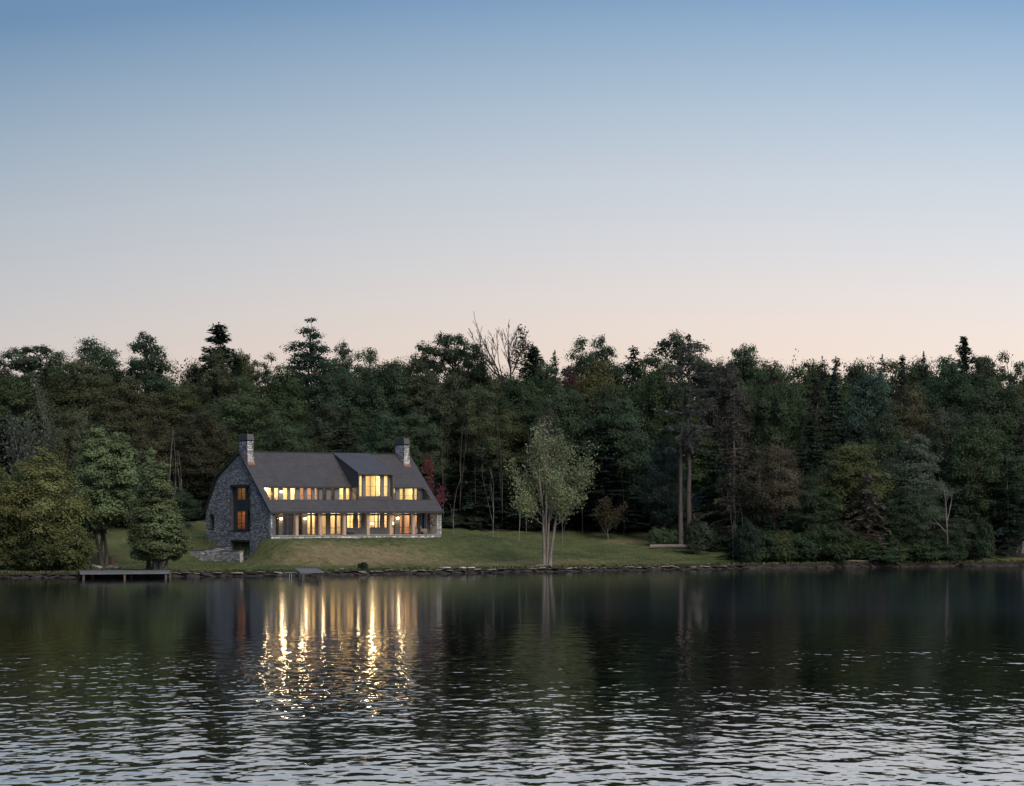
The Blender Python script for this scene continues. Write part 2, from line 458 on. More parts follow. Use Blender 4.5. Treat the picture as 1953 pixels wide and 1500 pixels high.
def build_land():
    xs = np.concatenate([np.linspace(-650, -75, 24), np.linspace(-72, 78, 301), np.linspace(82, 650, 24)])
    ts = np.concatenate([[0.0, 0.5, 1.0, 1.5], np.linspace(2, 50, 97), np.linspace(52, 120, 35), np.array([140, 170, 210, 270, 350, 450, 600])])
    V, idx = [], {}
    tint = []
    rnd = random.Random(5)
    for i, x in enumerate(xs):
        ys = shore_y(x)
        for j, t in enumerate(ts):
            V.append((x, ys + t, ground(x, ys + t)))
            X, Y, Z = V[-1]
            dry, dirt = cover(X, t)
            tint.append((min(1, dry), min(1, dirt), 0, 1))
    nj = len(ts)
    fl, ff = [], []
    for i in range(len(xs) - 1):
        for j in range(nj - 1):
            a = i * nj + j
            q = (a, a + nj, a + nj + 1, a + 1)
            X, Y, Z = V[a]
            px = CX + F_PX * X / Y
            edge = lawn_back(px) + 2.0 * math.sin(X * 0.8) + 1.2 * math.sin(X * 2.1)
            (fl if (ts[j] < edge and -75 < X < 80) else ff).append(q)
    for i in range(len(xs) - 1):          # earth bank down into the water
        a = i * nj; n = len(V)
        p, q = V[a], V[a + nj]
        V += [(p[0], p[1], -1.2), (q[0], q[1], -1.2)]; tint += [(0, 1, 0, 1)] * 2
        ff.append((n, n + 1, a + nj, a))
    def sub(name, faces, m):
        used = sorted({k for f in faces for k in f}); mp = {k: n for n, k in enumerate(used)}
        me = bpy.data.meshes.new(name)
        me.from_pydata([V[k] for k in used], [], [tuple(mp[k] for k in f) for f in faces])
        ca = me.color_attributes.new('cover', 'FLOAT_COLOR', 'POINT')
        ca.data.foreach_set('color', np.array([tint[k] for k in used], dtype=np.float32).ravel())
        me.polygons.foreach_set('use_smooth', [True] * len(me.polygons))
        me.materials.append(m)
        return tag(link(name, me), kind='structure')
    # lawn: green and dry grass, bare earth
    m, nt, p, out = mat('lawn_grass')
    at_ = N(nt, 'ShaderNodeAttribute', attribute_name='cover')
    sp = N(nt, 'ShaderNodeSeparateXYZ'); nt.links.new(at_.outputs['Color'], sp.inputs[0])
    g = N(nt, 'ShaderNodeNewGeometry')
    def nz(s, d=5.0, st=(1, 1, 1)):
        mp = N(nt, 'ShaderNodeMapping'); mp.inputs['Scale'].default_value = st
        q = N(nt, 'ShaderNodeTexNoise', i_Scale=s, i_Detail=d, i_Roughness=0.6)
        nt.links.new(g.outputs['Position'], mp.inputs[0]); nt.links.new(mp.outputs[0], q.inputs['Vector']); return q.outputs['Fac']
    n1, n2, n3 = nz(0.22), nz(1.6, 5, (0.6, 1, 1)), nz(6.0, 3)
    def mixc(f, a, b):
        q = N(nt, 'ShaderNodeMix', data_type='RGBA')
        for s, k in ((6, a), (7, b)):
            if isinstance(k, tuple): q.inputs[s].default_value = (*k, 1)
            else: nt.links.new(k, q.inputs[s])
        nt.links.new(f, q.inputs[0]); return q.outputs[2]
    def mr(v, a, b, c=0.0, d=1.0):
        q = N(nt, 'ShaderNodeMapRange'); nt.links.new(v, q.inputs['Value'])
        for k, x in zip(('From Min', 'From Max', 'To Min', 'To Max'), (a, b, c, d)): q.inputs[k].default_value = x
        return q.outputs[0]
    def mth(op, a, b):
        q = N(nt, 'ShaderNodeMath', operation=op)
        for s, k in ((0, a), (1, b)):
            if isinstance(k, float): q.inputs[s].default_value = k
            else: nt.links.new(k, q.inputs[s])
        return q.outputs[0]
    green = mixc(mr(n1, 0.35, 0.65), (0.064, 0.088, 0.036), (0.112, 0.124, 0.052))
    dryf = mr(mth('ADD', mth('ADD', sp.outputs['X'], mth('MULTIPLY', n2, 0.9)), mth('MULTIPLY', n1, 0.3)), 0.75, 1.35)
    c1 = mixc(dryf, green, (0.185, 0.155, 0.085))
    dirtf = mr(mth('ADD', sp.outputs['Y'], mth('MULTIPLY', n2, 0.9)), 0.8, 1.2)
    c2 = mixc(dirtf, c1, (0.13, 0.1, 0.085))
    sc = N(nt, 'ShaderNodeVectorMath', operation='SCALE'); nt.links.new(c2, sc.inputs[0])
    nt.links.new(mth('MULTIPLY', mr(n2, 0.3, 0.7, 0.75, 1.25), mr(n3, 0.3, 0.7, 0.75, 1.25)), sc.inputs['Scale'])
    nt.links.new(sc.outputs[0], p.inputs['Base Color']); p.inputs['Roughness'].default_value = 1.0
    p.inputs['Specular IOR Level'].default_value = 0.1
    bp = N(nt, 'ShaderNodeBump', i_Strength=0.7, i_Distance=0.12); nt.links.new(n3, bp.inputs['Height']); nt.links.new(bp.outputs[0], p.inputs['Normal'])
    sub('lawn', fl, m)
    M['lawn'] = m
    sub('forest_floor', ff, plain('leaf_litter', (0.026, 0.022, 0.017), 1.0, 0.4, 0.8))
build_land()

lake = MB().poly([(-900, -700, 0), (900, -700, 0), (900, 330, 0), (-900, 330, 0)]).build('lake', M['water'])
tag(lake, kind='structure')

# ------------------------------------------------------------------ the house (local x along the front, y to the back, z above the lake)
house = thing('stone_house', 'lit stone house with dark shingled roof and columned porch above the lawn', 'house', (HC.x, HC.y, 0), TH)
ROOF_M = 0.9
def roof_z(y): return 6.45 + ROOF_M * y

def inside(poly, y, z):
    c = False
    for i in range(len(poly)):
        y0, z0 = poly[i]; y1, z1 = poly[i - 1]
        if (z0 > z) != (z1 > z) and y < (y1 - y0) * (z - z0) / (z1 - z0) + y0: c = not c
    return c

def stone_facing(name, outline, holes, mapper, m, parent, seed, hmin=0.075, hmax=0.15, wmin=0.14, wmax=0.46, proud=0.045):
    """courses of single stones laid on a wall; mapper(a, z, depth) gives the 3-d point"""
    rnd = random.Random(seed)
    mb = MB()
    a0 = min(p[0] for p in outline); a1 = max(p[0] for p in outline)
    z0 = min(p[1] for p in outline); z1 = max(p[1] for p in outline)
    z = z0
    while z < z1 - 0.05:
        h = rnd.uniform(hmin, hmax)
        a = a0 - rnd.uniform(0, 0.3)
        while a < a1:
            w = rnd.uniform(wmin, wmax)
            l, r, b, t = max(a, a0) + 0.012, min(a + w, a1) - 0.012, z + 0.01, min(z + h, z1) - 0.01
            a += w
            if r - l < 0.05: continue
            pts = [(l, b), (r, b), (r, t), (l, t), ((l + r) / 2, (b + t) / 2)]
            if not all(inside(outline, *p) for p in pts): continue
            if any(inside(ho, *p) for ho in holes for p in pts): continue
            d = rnd.uniform(0.006, proud)
            j = lambda: rnd.uniform(-0.012, 0.012)
            lo, ro, bo, to = l + 0.008, r - 0.008, b + 0.006, t - 0.006
            q = [mapper(l, b, 0), mapper(r, b, 0), mapper(ro, bo, d + j() * .5), mapper(lo, bo, d + j() * .5),
                 mapper(l, t, 0), mapper(r, t, 0), mapper(ro, to, d + j() * .5), mapper(lo, to, d + j() * .5)]
            n = len(mb.v); mb.v += [tuple(p) for p in q]
            mb.f += [tuple(n + i for i in f) for f in ((3, 2, 6, 7), (0, 1, 2, 3), (4, 7, 6, 5), (1, 5, 6, 2), (0, 3, 7, 4))]
        z += h
    o = mb.build(name, m, parent)
    o['kind'] = 'stuff'
    return o

def slab_wall(name, outline, holes, place, thick, m, parent):
    """flat wall with real openings: place(a, z, d) with d = 0 face and d = thick back"""
    loops = [outline] + holes
    tri = tessellate_polygon([[Vector((a, z, 0)) for a, z in lp] for lp in loops])
    flat = [p for lp in loops for p in lp]
    n = len(flat)
    mb = MB()
    mb.v = [tuple(place(a, z, 0)) for a, z in flat] + [tuple(place(a, z, thick)) for a, z in flat]
    for t in tri:
        mb.f.append(tuple(t)); mb.f.append(tuple(n + k for k in reversed(t)))
    k = 0
    for lp in loops:
        for i in range(len(lp)):
            a, b = k + i, k + (i + 1) % len(lp)
            mb.f.append((a, b, n + b, n + a))
        k += len(lp)
    return mb.build(name, m, parent)

# --- stone gable with the chimney rising flush from it
GY0, GY1, GZ0, GZ1 = 4.83, 9.33, 4.14, 8.93
CH0, CH1, CHT = 5.45, 7.56, 13.85
gable_out = [(0, 0.4), (15.58, 0.4), (15.58, 6.2), (12.68, 10.08), (7.56, 12.5), (7.52, 13.0), (7.5, CHT), (5.51, CHT), (5.45, roof_z(5.45) - 0.05), (0.0, 6.42)]
win_hole = [(GY0, GZ0), (GY1, GZ0), (GY1, GZ1), (GY0, GZ1)]
arch_hole = [(13.6, 4.29), (14.75, 4.29), (14.75, 5.45)] + [(14.175 + 0.575 * math.cos(a), 5.45 + 0.5 * math.sin(a)) for a in (0.5, 1.05, 1.57, 2.1, 2.64)] + [(13.6, 5.45)]
cellar_hole = [(4.95, 1.5), (9.2, 1.5), (9.2, 2.94), (4.95, 2.94)]
gable = slab_wall('gable_wall', gable_out, [win_hole, arch_hole, cellar_hole], lambda a, z, d: (d, a, z), 0.55, M['mortar'], house)
gable['label'] = 'dark stone gable wall with tall recessed window'
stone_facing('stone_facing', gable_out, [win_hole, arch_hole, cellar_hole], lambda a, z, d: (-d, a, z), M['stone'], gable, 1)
# openings: recess linings and panels
mb = MB(); mb.box(0.28, 0.36, GY0, GY1, GZ0, 4.30); mb.box(0.28, 0.36, GY0, GY1, 8.83, GZ1)
mb.box(0.28, 0.36, 8.5, GY1, 4.30, 8.83); mb.box(0.28, 0.36, GY0, 5.06, 4.30, 8.83); mb.box(0.27, 0.37, 6.09, 6.54, 4.30, 8.83)
mb.build('recess_lining', M['frame'], house)
MB().box(0.30, 0.35, 5.06, 6.09, 6.29, 7.48).box(0.30, 0.35, 6.54, 8.5, 6.29, 7.48).build('spandrel_panel', M['panel'], house)
MB().box(-0.10, 0.5, GY0 - 0.12, GY1 + 0.12, GZ1 - 0.02, GZ1 + 0.22).build('lintel', M['trim'], house)
MB().box(-0.07, 0.3, GY0 - 0.08, GY1 + 0.08, GZ0 - 0.1, GZ0).build('sill', M['trim'], house)
MB().box(0.42, 0.48, 13.5, 14.85, 4.2, 6.0).build('niche_back', M['trim'], house)
MB().box(-0.08, 0.4, 13.5, 14.85, 4.19, 4.285).build('sill', M['trim'], house)
MB().box(-0.09, 0.5, 4.83, 9.35, 2.945, 3.14).build('lintel', M['trim'], house)

def window(x0, x1, z0, z1, y, cols=1, rails=(), fw=0.05, fm='frame', axis='y', depth=0.08):
    """a fixed frame holding one pane per light; rails are heights of the cross bars"""
    mb = MB()
    def bx(a, b, c, d, e=0.0):
        if axis == 'y': mb.box(a, b, y - e, y + depth + e, c, d)
        else: mb.box(y - e, y + depth + e, a, b, c, d)
    bx(x0, x1, z0, z0 + fw); bx(x0, x1, z1 - fw, z1)
    bx(x0, x0 + fw, z0 + fw, z1 - fw); bx(x1 - fw, x1, z0 + fw, z1 - fw)
    xs = [x0 + fw]
    for k in range(1, cols):
        c = x0 + (x1 - x0) * k / cols
        bx(c - fw * 0.4, c + fw * 0.4, z0 + fw, z1 - fw); xs += [c - fw * 0.4, c + fw * 0.4]
    xs.append(x1 - fw)
    zs = [z0 + fw]
    for r in rails:
        for k in range(cols): bx(xs[2 * k], xs[2 * k + 1], r - fw * 0.35, r + fw * 0.35)
        zs += [r - fw * 0.35, r + fw * 0.35]
    zs.append(z1 - fw)
    w = mb.build('window', M[fm], house)
    for k in range(cols):
        for j in range(len(rails) + 1):
            a, b, c, d = xs[2 * k], xs[2 * k + 1], zs[2 * j], zs[2 * j + 1]
            p = MB()
            if axis == 'y': p.box(a, b, y + depth * 0.4, y + depth * 0.55, c, d)
            else: p.box(y + depth * 0.4, y + depth * 0.55, a, b, c, d)
            p.build('pane', M['glass'], w)
    return w

window(6.54, 8.5, 7.48, 8.83, 0.30, 2, (8.2,), axis='x', fm='frame')
window(5.06, 6.09, 7.48, 8.83, 0.30, 1, (8.2,), axis='x', fm='frame')
window(6.54, 8.5, 4.30, 6.29, 0.30, 2, (4.95, 5.75), axis='x', fm='frame')
window(5.06, 6.09, 4.30, 6.29, 0.30, 1, (4.95, 5.75), axis='x', fm='frame')

# --- chimneys
def chimney(x0, x1, y0, y1, zb, zt, seed, own_left):
    mb = MB()
    e = 0.03
    c = mb.hexa([(x0 + 0.02, y0, zb), (x1, y0, zb), (x1, y1, zb), (x0 + 0.02, y1, zb), (x0 + 0.02, y0 + e * 2, zt), (x1 - e, y0 + e * 2, zt), (x1 - e, y1 - e * 2, zt), (x0 + 0.02, y1 - e * 2, zt)]).build('chimney', M['mortar'], house)
    f = [(x0, zb + 0.2), (x1, zb + 0.2), (x1 - e, zt), (x0, zt)]
    stone_facing('stone_facing', f, [], lambda a, z, d: (a, y0 + e * 2 * (z - zb) / (zt - zb) - d, z), M['lit_stone'], c, seed)  # front face painted paler, as if lit
    if own_left:
        g = [(y0 + 0.03, zb + 0.2), (y1 - 0.03, zb + 0.2), (y1 - 0.06, zt), (y0 + 0.06, zt)]
        stone_facing('stone_facing', g, [], lambda a, z, d: (x0 + 0.02 - d, a, z), M['lit_stone'], c, seed + 1)
    k = MB()                                   # cap: short legs, then a tapering hood
    for xx in (x0 + 0.05, x1 - 0.2):
        for yy in (y0 + 0.12, (y0 + y1) / 2 - .1, y1 - 0.3):
            k.box(xx, xx + 0.14, yy, yy + 0.2, zt - 0.01, zt + 0.14)
    k.hexa([(x0 - 0.02, y0 - 0.02, zt + 0.13), (x1 + 0.02, y0 - 0.02, zt + 0.13), (x1 + 0.02, y1 + 0.02, zt + 0.13), (x0 - 0.02, y1 + 0.02, zt + 0.13),
            (x0 + 0.03, y0 + 0.13, zt + 0.78), (x1 - 0.06, y0 + 0.13, zt + 0.78), (x1 - 0.06, y1 - 0.13, zt + 0.78), (x0 + 0.03, y1 - 0.13, zt + 0.78)])
    k.build('chimney_cap', M['dormer_roof'], c)
    MB().box(x0 + 0.03, x1 + 0.05, y0 - 0.10, y0 - 0.005, roof_z(y0) - 0.1, roof_z(y0) + 0.22).build('flashing', M['copper'], c)
    return c
chimney(0.0, 0.82, CH0, CH1, 10.9, CHT, 11, False)
chimney(19.85, 20.62, CH0, CH1, 11.2, 13.75, 21, True)

# --- roof: front slope with a slot for the upper windows, back slope with a break
XL, XR = -0.25, 21.5
SLOT = (0.35, 20.8, 1.2, 2.75)
DX0, DX1 = 11.45, 16.0
def slope_box(mb, x0, x1, y0, y1, th=0.16):
    mb.hexa([(x0, y0, roof_z(y0) - th), (x1, y0, roof_z(y0) - th), (x1, y1, roof_z(y1) - th), (x0, y1, roof_z(y1) - th),
             (x0, y0, roof_z(y0)), (x1, y0, roof_z(y0)), (x1, y1, roof_z(y1)), (x0, y1, roof_z(y1))])
mb = MB()
slope_box(mb, XL, XR, -0.25, SLOT[2])
slope_box(mb, XL, SLOT[0], SLOT[2], SLOT[3]); slope_box(mb, SLOT[1], XR, SLOT[2], SLOT[3])
slope_box(mb, XL, DX0, SLOT[3], 7.0); slope_box(mb, DX1, XR, SLOT[3], 7.0)
mb.hexa([(XL, 7.0, 12.59), (XR, 7.0, 12.59), (XR, 12.7, 10.0), (XL, 12.7, 10.0), (XL, 7.0, 12.75), (XR, 7.0, 12.75), (XR, 12.75, 10.14), (XL, 12.75, 10.14)])
mb.hexa([(XL, 12.7, 10.0), (XR, 12.7, 10.0), (XR, 15.7, 6.0), (XL, 15.7, 6.0), (XL, 12.75, 10.14), (XR, 12.75, 10.14), (XR, 15.85, 6.05), (XL, 15.85, 6.05)])
roof = mb.build('roof', M['trim'], house)
def shingles():
    rnd = random.Random(3)
    mb = MB()
    y = -0.27
    dy = 0.17
    while y < 6.98:
        x = XL - rnd.uniform(0, 0.3)
        while x < XR:
            w = rnd.uniform(0.18, 0.42)
            a, b = max(x, XL), min(x + w - 0.008, XR)
            x += w
            if b - a < 0.04: continue
            m_, ym = (a + b) / 2, y + dy / 2
            if SLOT[0] < m_ < SLOT[1] and SLOT[2] - 0.08 < ym < SLOT[3]: continue
            if DX0 < m_ < DX1 and ym > 1.3: continue
            if a < 0.84 and b > -0.03 and CH0 < ym < CH1: continue
            if a < 20.66 and b > 19.82 and CH0 < ym < CH1: continue
            y1 = min(y + dy * 1.15, 7.0)
            e = rnd.uniform(0.03, 0.05)
            n = len(mb.v)
            za, zb = roof_z(y), roof_z(y1)
            mb.v += [(a, y, za + 0.004), (b, y, za + 0.004), (b, y1, zb + 0.006), (a, y1, zb + 0.006), (a, y, za + e), (b, y, za + e)]
            mb.f += [(n, n + 1, n + 5, n + 4), (n + 4, n + 5, n + 2, n + 3), (n, n + 4, n + 3), (n + 1, n + 2, n + 5)]
        y += dy
    o = mb.build('shingles', M['shingle'], roof)
    o['kind'] = 'stuff'
shingles()
MB().box(XL, XR, 6.86, 7.14, 12.73, 12.81).build('ridge_cap', M['trim'], roof)
MB().box(XL - 0.02, XR + 0.02, -0.36, -0.26, 6.03, 6.26).build('gutter', M['trim'], roof)
MB().hexa([(XL - 0.04, -0.3, 6.02), (XL - 0.003, -0.3, 6.02), (XL - 0.003, 7.0, 12.55), (XL - 0.04, 7.0, 12.55), (XL - 0.04, -0.3, 6.27), (XL - 0.003, -0.3, 6.27), (XL - 0.003, 7.0, 12.80), (XL - 0.04, 7.0, 12.80)]).build('verge_board', M['trim'], roof)

# --- dormer
DF, DZF, DZB = 1.55, 10.50, 7.52
mb = MB()
mb.hexa([(DX0 - 0.05, DF - 0.25, DZF - 0.22), (DX1 + 0.05, DF - 0.25, DZF - 0.22), (DX1 + 0.05, 7.05, 12.64), (DX0 - 0.05, 7.05, 12.64),
         (DX0 - 0.05, DF - 0.25, DZF), (DX1 + 0.05, DF - 0.25, DZF), (DX1 + 0.05, 7.05, 12.83), (DX0 - 0.05, 7.05, 12.83)])
dormer = mb.build('dormer', M['dormer_roof'], house)
rnd = random.Random(8)
for xx0, xx1 in ((DX0, DX0 + 0.14), (DX1 - 0.14, DX1)):
    yb = (12.62 - 6.4) / ROOF_M
    c = MB()
    prof = [(DF - 0.2, 7.4), (DF - 0.2, DZF - 0.23), (6.9, 12.56), (1.4, 7.5)]
    c.v = [(xx0, a, b) for a, b in prof] + [(xx1, a, b) for a, b in prof]
    c.f = [(0, 1, 2, 3), (7, 6, 5, 4)] + [(i, (i + 1) % 4, 4 + (i + 1) % 4, 4 + i) for i in range(4)]
    c.build('cheek', M['clad_dark'], dormer)
MB().box(DX0 + 0.14, DX1 - 0.14, DF - 0.12, 2.1, 7.50, 7.86).build('dormer_sill', M['clad_dark'], dormer)
MB().box(DX0 + 0.14, DX1 - 0.14, 1.88, 2.06, 10.18, 10.36).build('header', M['clad'], dormer)
for a, b in ((12.29, 12.65), (14.64, 15.01), (15.59, 15.86)):
    MB().box(a, b, 1.86, 2.06, 7.86, 10.18).build('mullion_post', M['clad'], dormer)
window(11.60, 12.28, 7.86, 10.17, 1.9, 1, (9.0,))
window(12.66, 14.63, 7.86, 10.17, 1.9, 3, (9.0,))
window(15.02, 15.58, 7.86, 10.17, 1.9, 1, (9.0,))

# --- upper window band behind the slot
UP = [(0.69, 1.88, 1), (1.94, 2.47, 1), (3.04, 3.62, 1), (3.93, 4.52, 1), (5.03, 5.62, 1), (5.93, 6.52, 1), (6.9, 7.47, 1), (7.88, 8.38, 1), (8.93, 9.43, 1), (9.99, 10.56, 1), (10.85, 11.4, 1),
      (16.91, 17.23, 1), (17.74, 18.24, 1), (18.36, 19.54, 1), (19.67, 20.1, 1)]
x = 0.35
for a, b, c in UP + [(20.8, 20.8, 0)]:
    if x < 11.45 and a > 16:
        MB().box(x, 11.58, 3.0, 3.16, 6.9, 8.86).build('wall_post', M['clad'], house); x = 15.9
    if a - x > 0.03: MB().box(x, a, 3.0, 3.16, 6.9, 8.86).build('wall_post', M['clad'] if a < 20.2 else M['clad_dark'], house)
    if c: window(a, b, 6.95, 8.82, 3.03, 1, (8.0,), fw=0.04)
    x = b
MB().box(0.2, 11.5, 3.02, 3.18, 8.82, 9.05).box(15.95, 20.9, 3.02, 3.18, 8.82, 9.05).build('band_header', M['trim'], house)
MB().box(0.3, 20.9, 1.0, 3.1, 6.78, 6.9).build('balcony_floor', M['trim'], house)
for xx, dirn in ((0.30, 1), (20.85, -1)):       # end walls of the slot
    c = MB(); prof = [(1.05, 6.9), (3.2, 6.9), (3.2, 9.1), (1.05, 7.2)]
    c.v = [(xx - 0.05, a, b) for a, b in prof] + [(xx + 0.05, a, b) for a, b in prof]
    c.f = [(0, 1, 2, 3), (7, 6, 5, 4)] + [(i, (i + 1) % 4, 4 + (i + 1) % 4, 4 + i) for i in range(4)]
    c.build('slot_end_wall', M['clad_dark'], house)

# --- porch: slab, plinth, piers, columns, ceiling, back wall
MB().box(0.0, 21.35, 0.0, 2.6, 3.3, 3.60).build('porch_floor', M['deck'], house)
pl = MB().box(0.02, 21.33, 0.02, 0.4, 2.6, 3.56).build('plinth', M['mortar'], house)
stone_facing('stone_facing', [(0, 2.7), (21.35, 2.7), (21.35, 3.58), (0, 3.58)], [], lambda a, z, d: (a, 0.02 - d, z), M['lit_stone'], pl, 31, 0.1, 0.2)
MB().box(-0.03, 21.38, -0.06, 2.6, 3.60, 3.68).build('porch_kerb', M['deck'], house)
def pier(x0, x1, y0, y1, seed, front='lit_stone'):
    p = MB().box(x0 + .02, x1 - .02, y0 + .02, y1 - .02, 3.4, 6.2).build('stone_pier', M['mortar'], house)
    stone_facing('stone_facing', [(x0, 3.68), (x1, 3.68), (x1, 6.18), (x0, 6.18)], [], lambda a, z, d: (a, y0 + .02 - d, z), M[front], p, seed, wmax=0.35)
    stone_facing('stone_facing', [(y0, 3.68), (y1, 3.68), (y1, 6.18), (y0, 6.18)], [], lambda a, z, d: (x0 + .02 - d, a, z), M[front], p, seed + 1)
    return p
pier(-0.02, 0.16, 0.0, 0.5, 41); pier(0.22, 0.48, 0.12, 0.5, 43)
pier(20.82, 21.08, 0.02, 1.5, 45); pier(21.14, 21.42, 0.0, 1.5, 47)
MB().box(0.16, 0.22, 0.1, 0.4, 3.68, 6.2).build('pier_gap', M['trim'], house)
MB().box(21.08, 21.14, 0.1, 1.4, 3.68, 6.2).build('pier_gap', M['trim'], house)
for cxp in (3.14, 6.05, 9.01, 11.97, 14.86, 17.8):
    c = MB().box(cxp - 0.16, cxp + 0.16, 0.05, 0.37, 3.68, 6.19)
    c.box(cxp - 0.19, cxp + 0.19, 0.02, 0.40, 3.68, 3.74)
    c.build('column', M['wood'], house)
MB().box(-0.1, 21.45, -0.05, 0.45, 6.19, 6.28).build('porch_beam', M['trim'], house)
MB().box(0.2, 21.4, 0.45, 2.6, 6.40, 6.48).build('porch_ceiling', M['ceil'], house)
# right end wall of the porch and house: stone with an opening
MB().box(20.9, 21.35, 2.9, 15.5, 0.5, 6.4).build('end_wall', M['mortar'], house)
slab_wall('end_gable', [(0.0, 6.3), (15.58, 6.1), (12.68, 10.0), (7.0, 12.6)], [], lambda a, z, d: (21.35 - d, a, z), 0.4, M['mortar'], house)
MB().box(0.5, 20.9, 15.1, 15.5, 0.5, 6.1).build('back_wall', M['mortar'], house)

G = [  # x0, x1, columns, transom, foot, rails
     (1.69, 2.26, 1, 1, 3.7), (2.77, 3.31, 1, 1, 3.7), (3.38, 3.98, 1, 1, 3.7), (4.69, 5.14, 1, 1, 3.7), (5.70, 6.22, 1, 1, 3.7), (6.29, 6.98, 1, 1, 3.7),
     (7.54, 8.13, 1, 1, 3.7), (8.58, 9.25, 1, 1, 3.7), (9.36, 9.97, 1, 1, 3.7), (10.67, 11.57, 2, 1, 4.38), (12.02, 12.62, 1, 1, 4.38),
     (13.45, 14.97, 2, 1, 4.38), (15.45, 15.87, 1, 1, 4.38), (16.41, 16.83, 1, 1, 3.7), (17.42, 17.85, 1, 1, 3.7), (18.03, 18.83, 1, 1, 3.7), (19.42, 19.8, 1, 1, 3.7)]
x = 0.5
WY = 2.5
for a, b, c, tr, foot in G + [(20.45, 20.45, 0, 0, 0)]:
    if a - x > 0.02: MB().box(x, a, WY, WY + 0.18, 3.68, 6.40).build('wall_post', M['clad'], house)
    if c:
        MB().box(a, b, WY + 0.01, WY + 0.17, 6.37, 6.40).build('header', M['frame'], house)
        MB().box(a, b, WY - 0.01, WY + 0.16, 5.83, 5.93).build('transom_bar', M['frame'], house)
        window(a, b, 5.93, 6.37, WY + 0.03, c, (), fw=0.045)
        if foot > 4:
            MB().box(a, b, WY + 0.01, WY + 0.15, 3.68, foot).build('apron_panel', M['clad'], house)
            window(a, b, foot, 5.83, WY + 0.03, c, (5.1,), fw=0.05)
        else:
            window(a, b, foot, 5.83, WY + 0.03, c, (4.42,), fw=0.06)
    x = b
MB().box(20.27, 20.45, 2.68, 6.0, 3.68, 6.4).build('return_wall', M['clad'], house)

# --- rooms behind the windows
def room(x0, x1, y0, y1, z0, z1, col, watts, lamp_at=None, n=1, lcol=(1.0, 0.75, 0.43), name='room'):
    m = M.get(('room', col))
    if m is None:
        m = M[('room', col)] = plain('room_paint', col, 0.8, 0.08, 0.7)
    t = 0.06
    r = MB()
    r.box(x0, x1, y1, y1 + t, z0, z1)
    r.box(x0 - t, x0 - .002, y0, y1 + t, z0, z1); r.box(x1 + .002, x1 + t, y0, y1 + t, z0, z1)
    r.box(x0 - t, x1 + t, y0, y1 + t, z0 - t, z0 - .002); r.box(x0 - t, x1 + t, y0, y1 + t, z1 + .002, z1 + t)
    o = r.build(name, m, house)
    for k in range(n if watts else 0):
        lx = x0 + (x1 - x0) * (k + 0.5) / n
        lp = lamp_at or ((y0 + y1) / 2, z1 - 0.35)
        L = bpy.data.lights.new('room_light', 'POINT'); L.energy = watts * 0.95; L.color = lcol; L.shadow_soft_size = 0.18
        lo = link('room_light', L, house); lo.location = (lx, lp[0], lp[1])
    return o
WARM = (0.76, 0.64, 0.44); PEACH = (0.62, 0.42, 0.30); GREENY = (0.62, 0.56, 0.34); DIM = (0.30, 0.22, 0.18)
U0, U1 = 6.96, 8.95
room(0.6, 2.9, 3.2, 6.0, U0, U1, WARM, 110)
room(3.0, 4.85, 3.2, 5.6, U0, U1, WARM, 150)
room(4.95, 7.65, 3.2, 6.4, U0, U1, PEACH, 90)
room(7.75, 9.7, 3.2, 6.4, U0, U1, DIM, 22)
room(9.8, 11.35, 3.2, 5.4, U0, U1, WARM, 95)
room(11.65, 15.85, 2.15, 6.4, 7.0, 10.6, WARM, 150, (4.2, 9.4), 2)
room(16.1, 20.2, 3.2, 6.0, U0, U1, GREENY, 95, None, 2)
Z0, Z1 = 3.69, 6.42
room(0.6, 5.4, 2.75, 6.5, Z0, Z1, DIM, 10)
room(5.55, 7.2, 2.75, 6.0, Z0, Z1, WARM, 156)
room(7.35, 10.2, 2.75, 6.4, Z0, Z1, WARM, 156)
room(10.35, 16.1, 2.75, 6.4, Z0, Z1, WARM, 143, None, 3)
room(16.2, 20.2, 2.75, 6.4, Z0, Z1, PEACH, 97, None, 2)
# the gable end rooms look sideways
def side_room(y0, y1, z0, z1, col, watts):
    m = plain('room_paint', col, 0.8, 0.08, 0.7); t = 0.06
    r = MB(); r.box(3.0, 3.06, y0, y1, z0, z1); r.box(0.57, 3.06, y0 - t, y0 - .002, z0, z1); r.box(0.57, 3.06, y1 + .002, y1 + t, z0, z1)
    r.box(0.57, 3.06, y0, y1, z0 - t, z0 - .002); r.box(0.57, 3.06, y0, y1, z1 + .002, z1 + t)
    r.build('room', m, house)
    L = bpy.data.lights.new('room_light', 'POINT'); L.energy = watts; L.color = (1, 0.62, 0.30); L.shadow_soft_size = 0.15
    link('room_light', L, house).location = (1.9, (y0 + y1) / 2, z1 - 0.3)
side_room(6.56, 9.2, 7.0, 8.94, (0.5, 0.38, 0.22), 26); side_room(5.0, 6.45, 7.0, 8.94, WARM, 45)
side_room(6.56, 9.2, 4.1, 6.4, (0.5, 0.3, 0.22), 40); side_room(5.0, 6.45, 4.1, 6.4, PEACH, 42)
MB().box(1.6, 1.66, 4.8, 9.3, 0.9, 3.1).build('cellar_back', M['trim'], house)

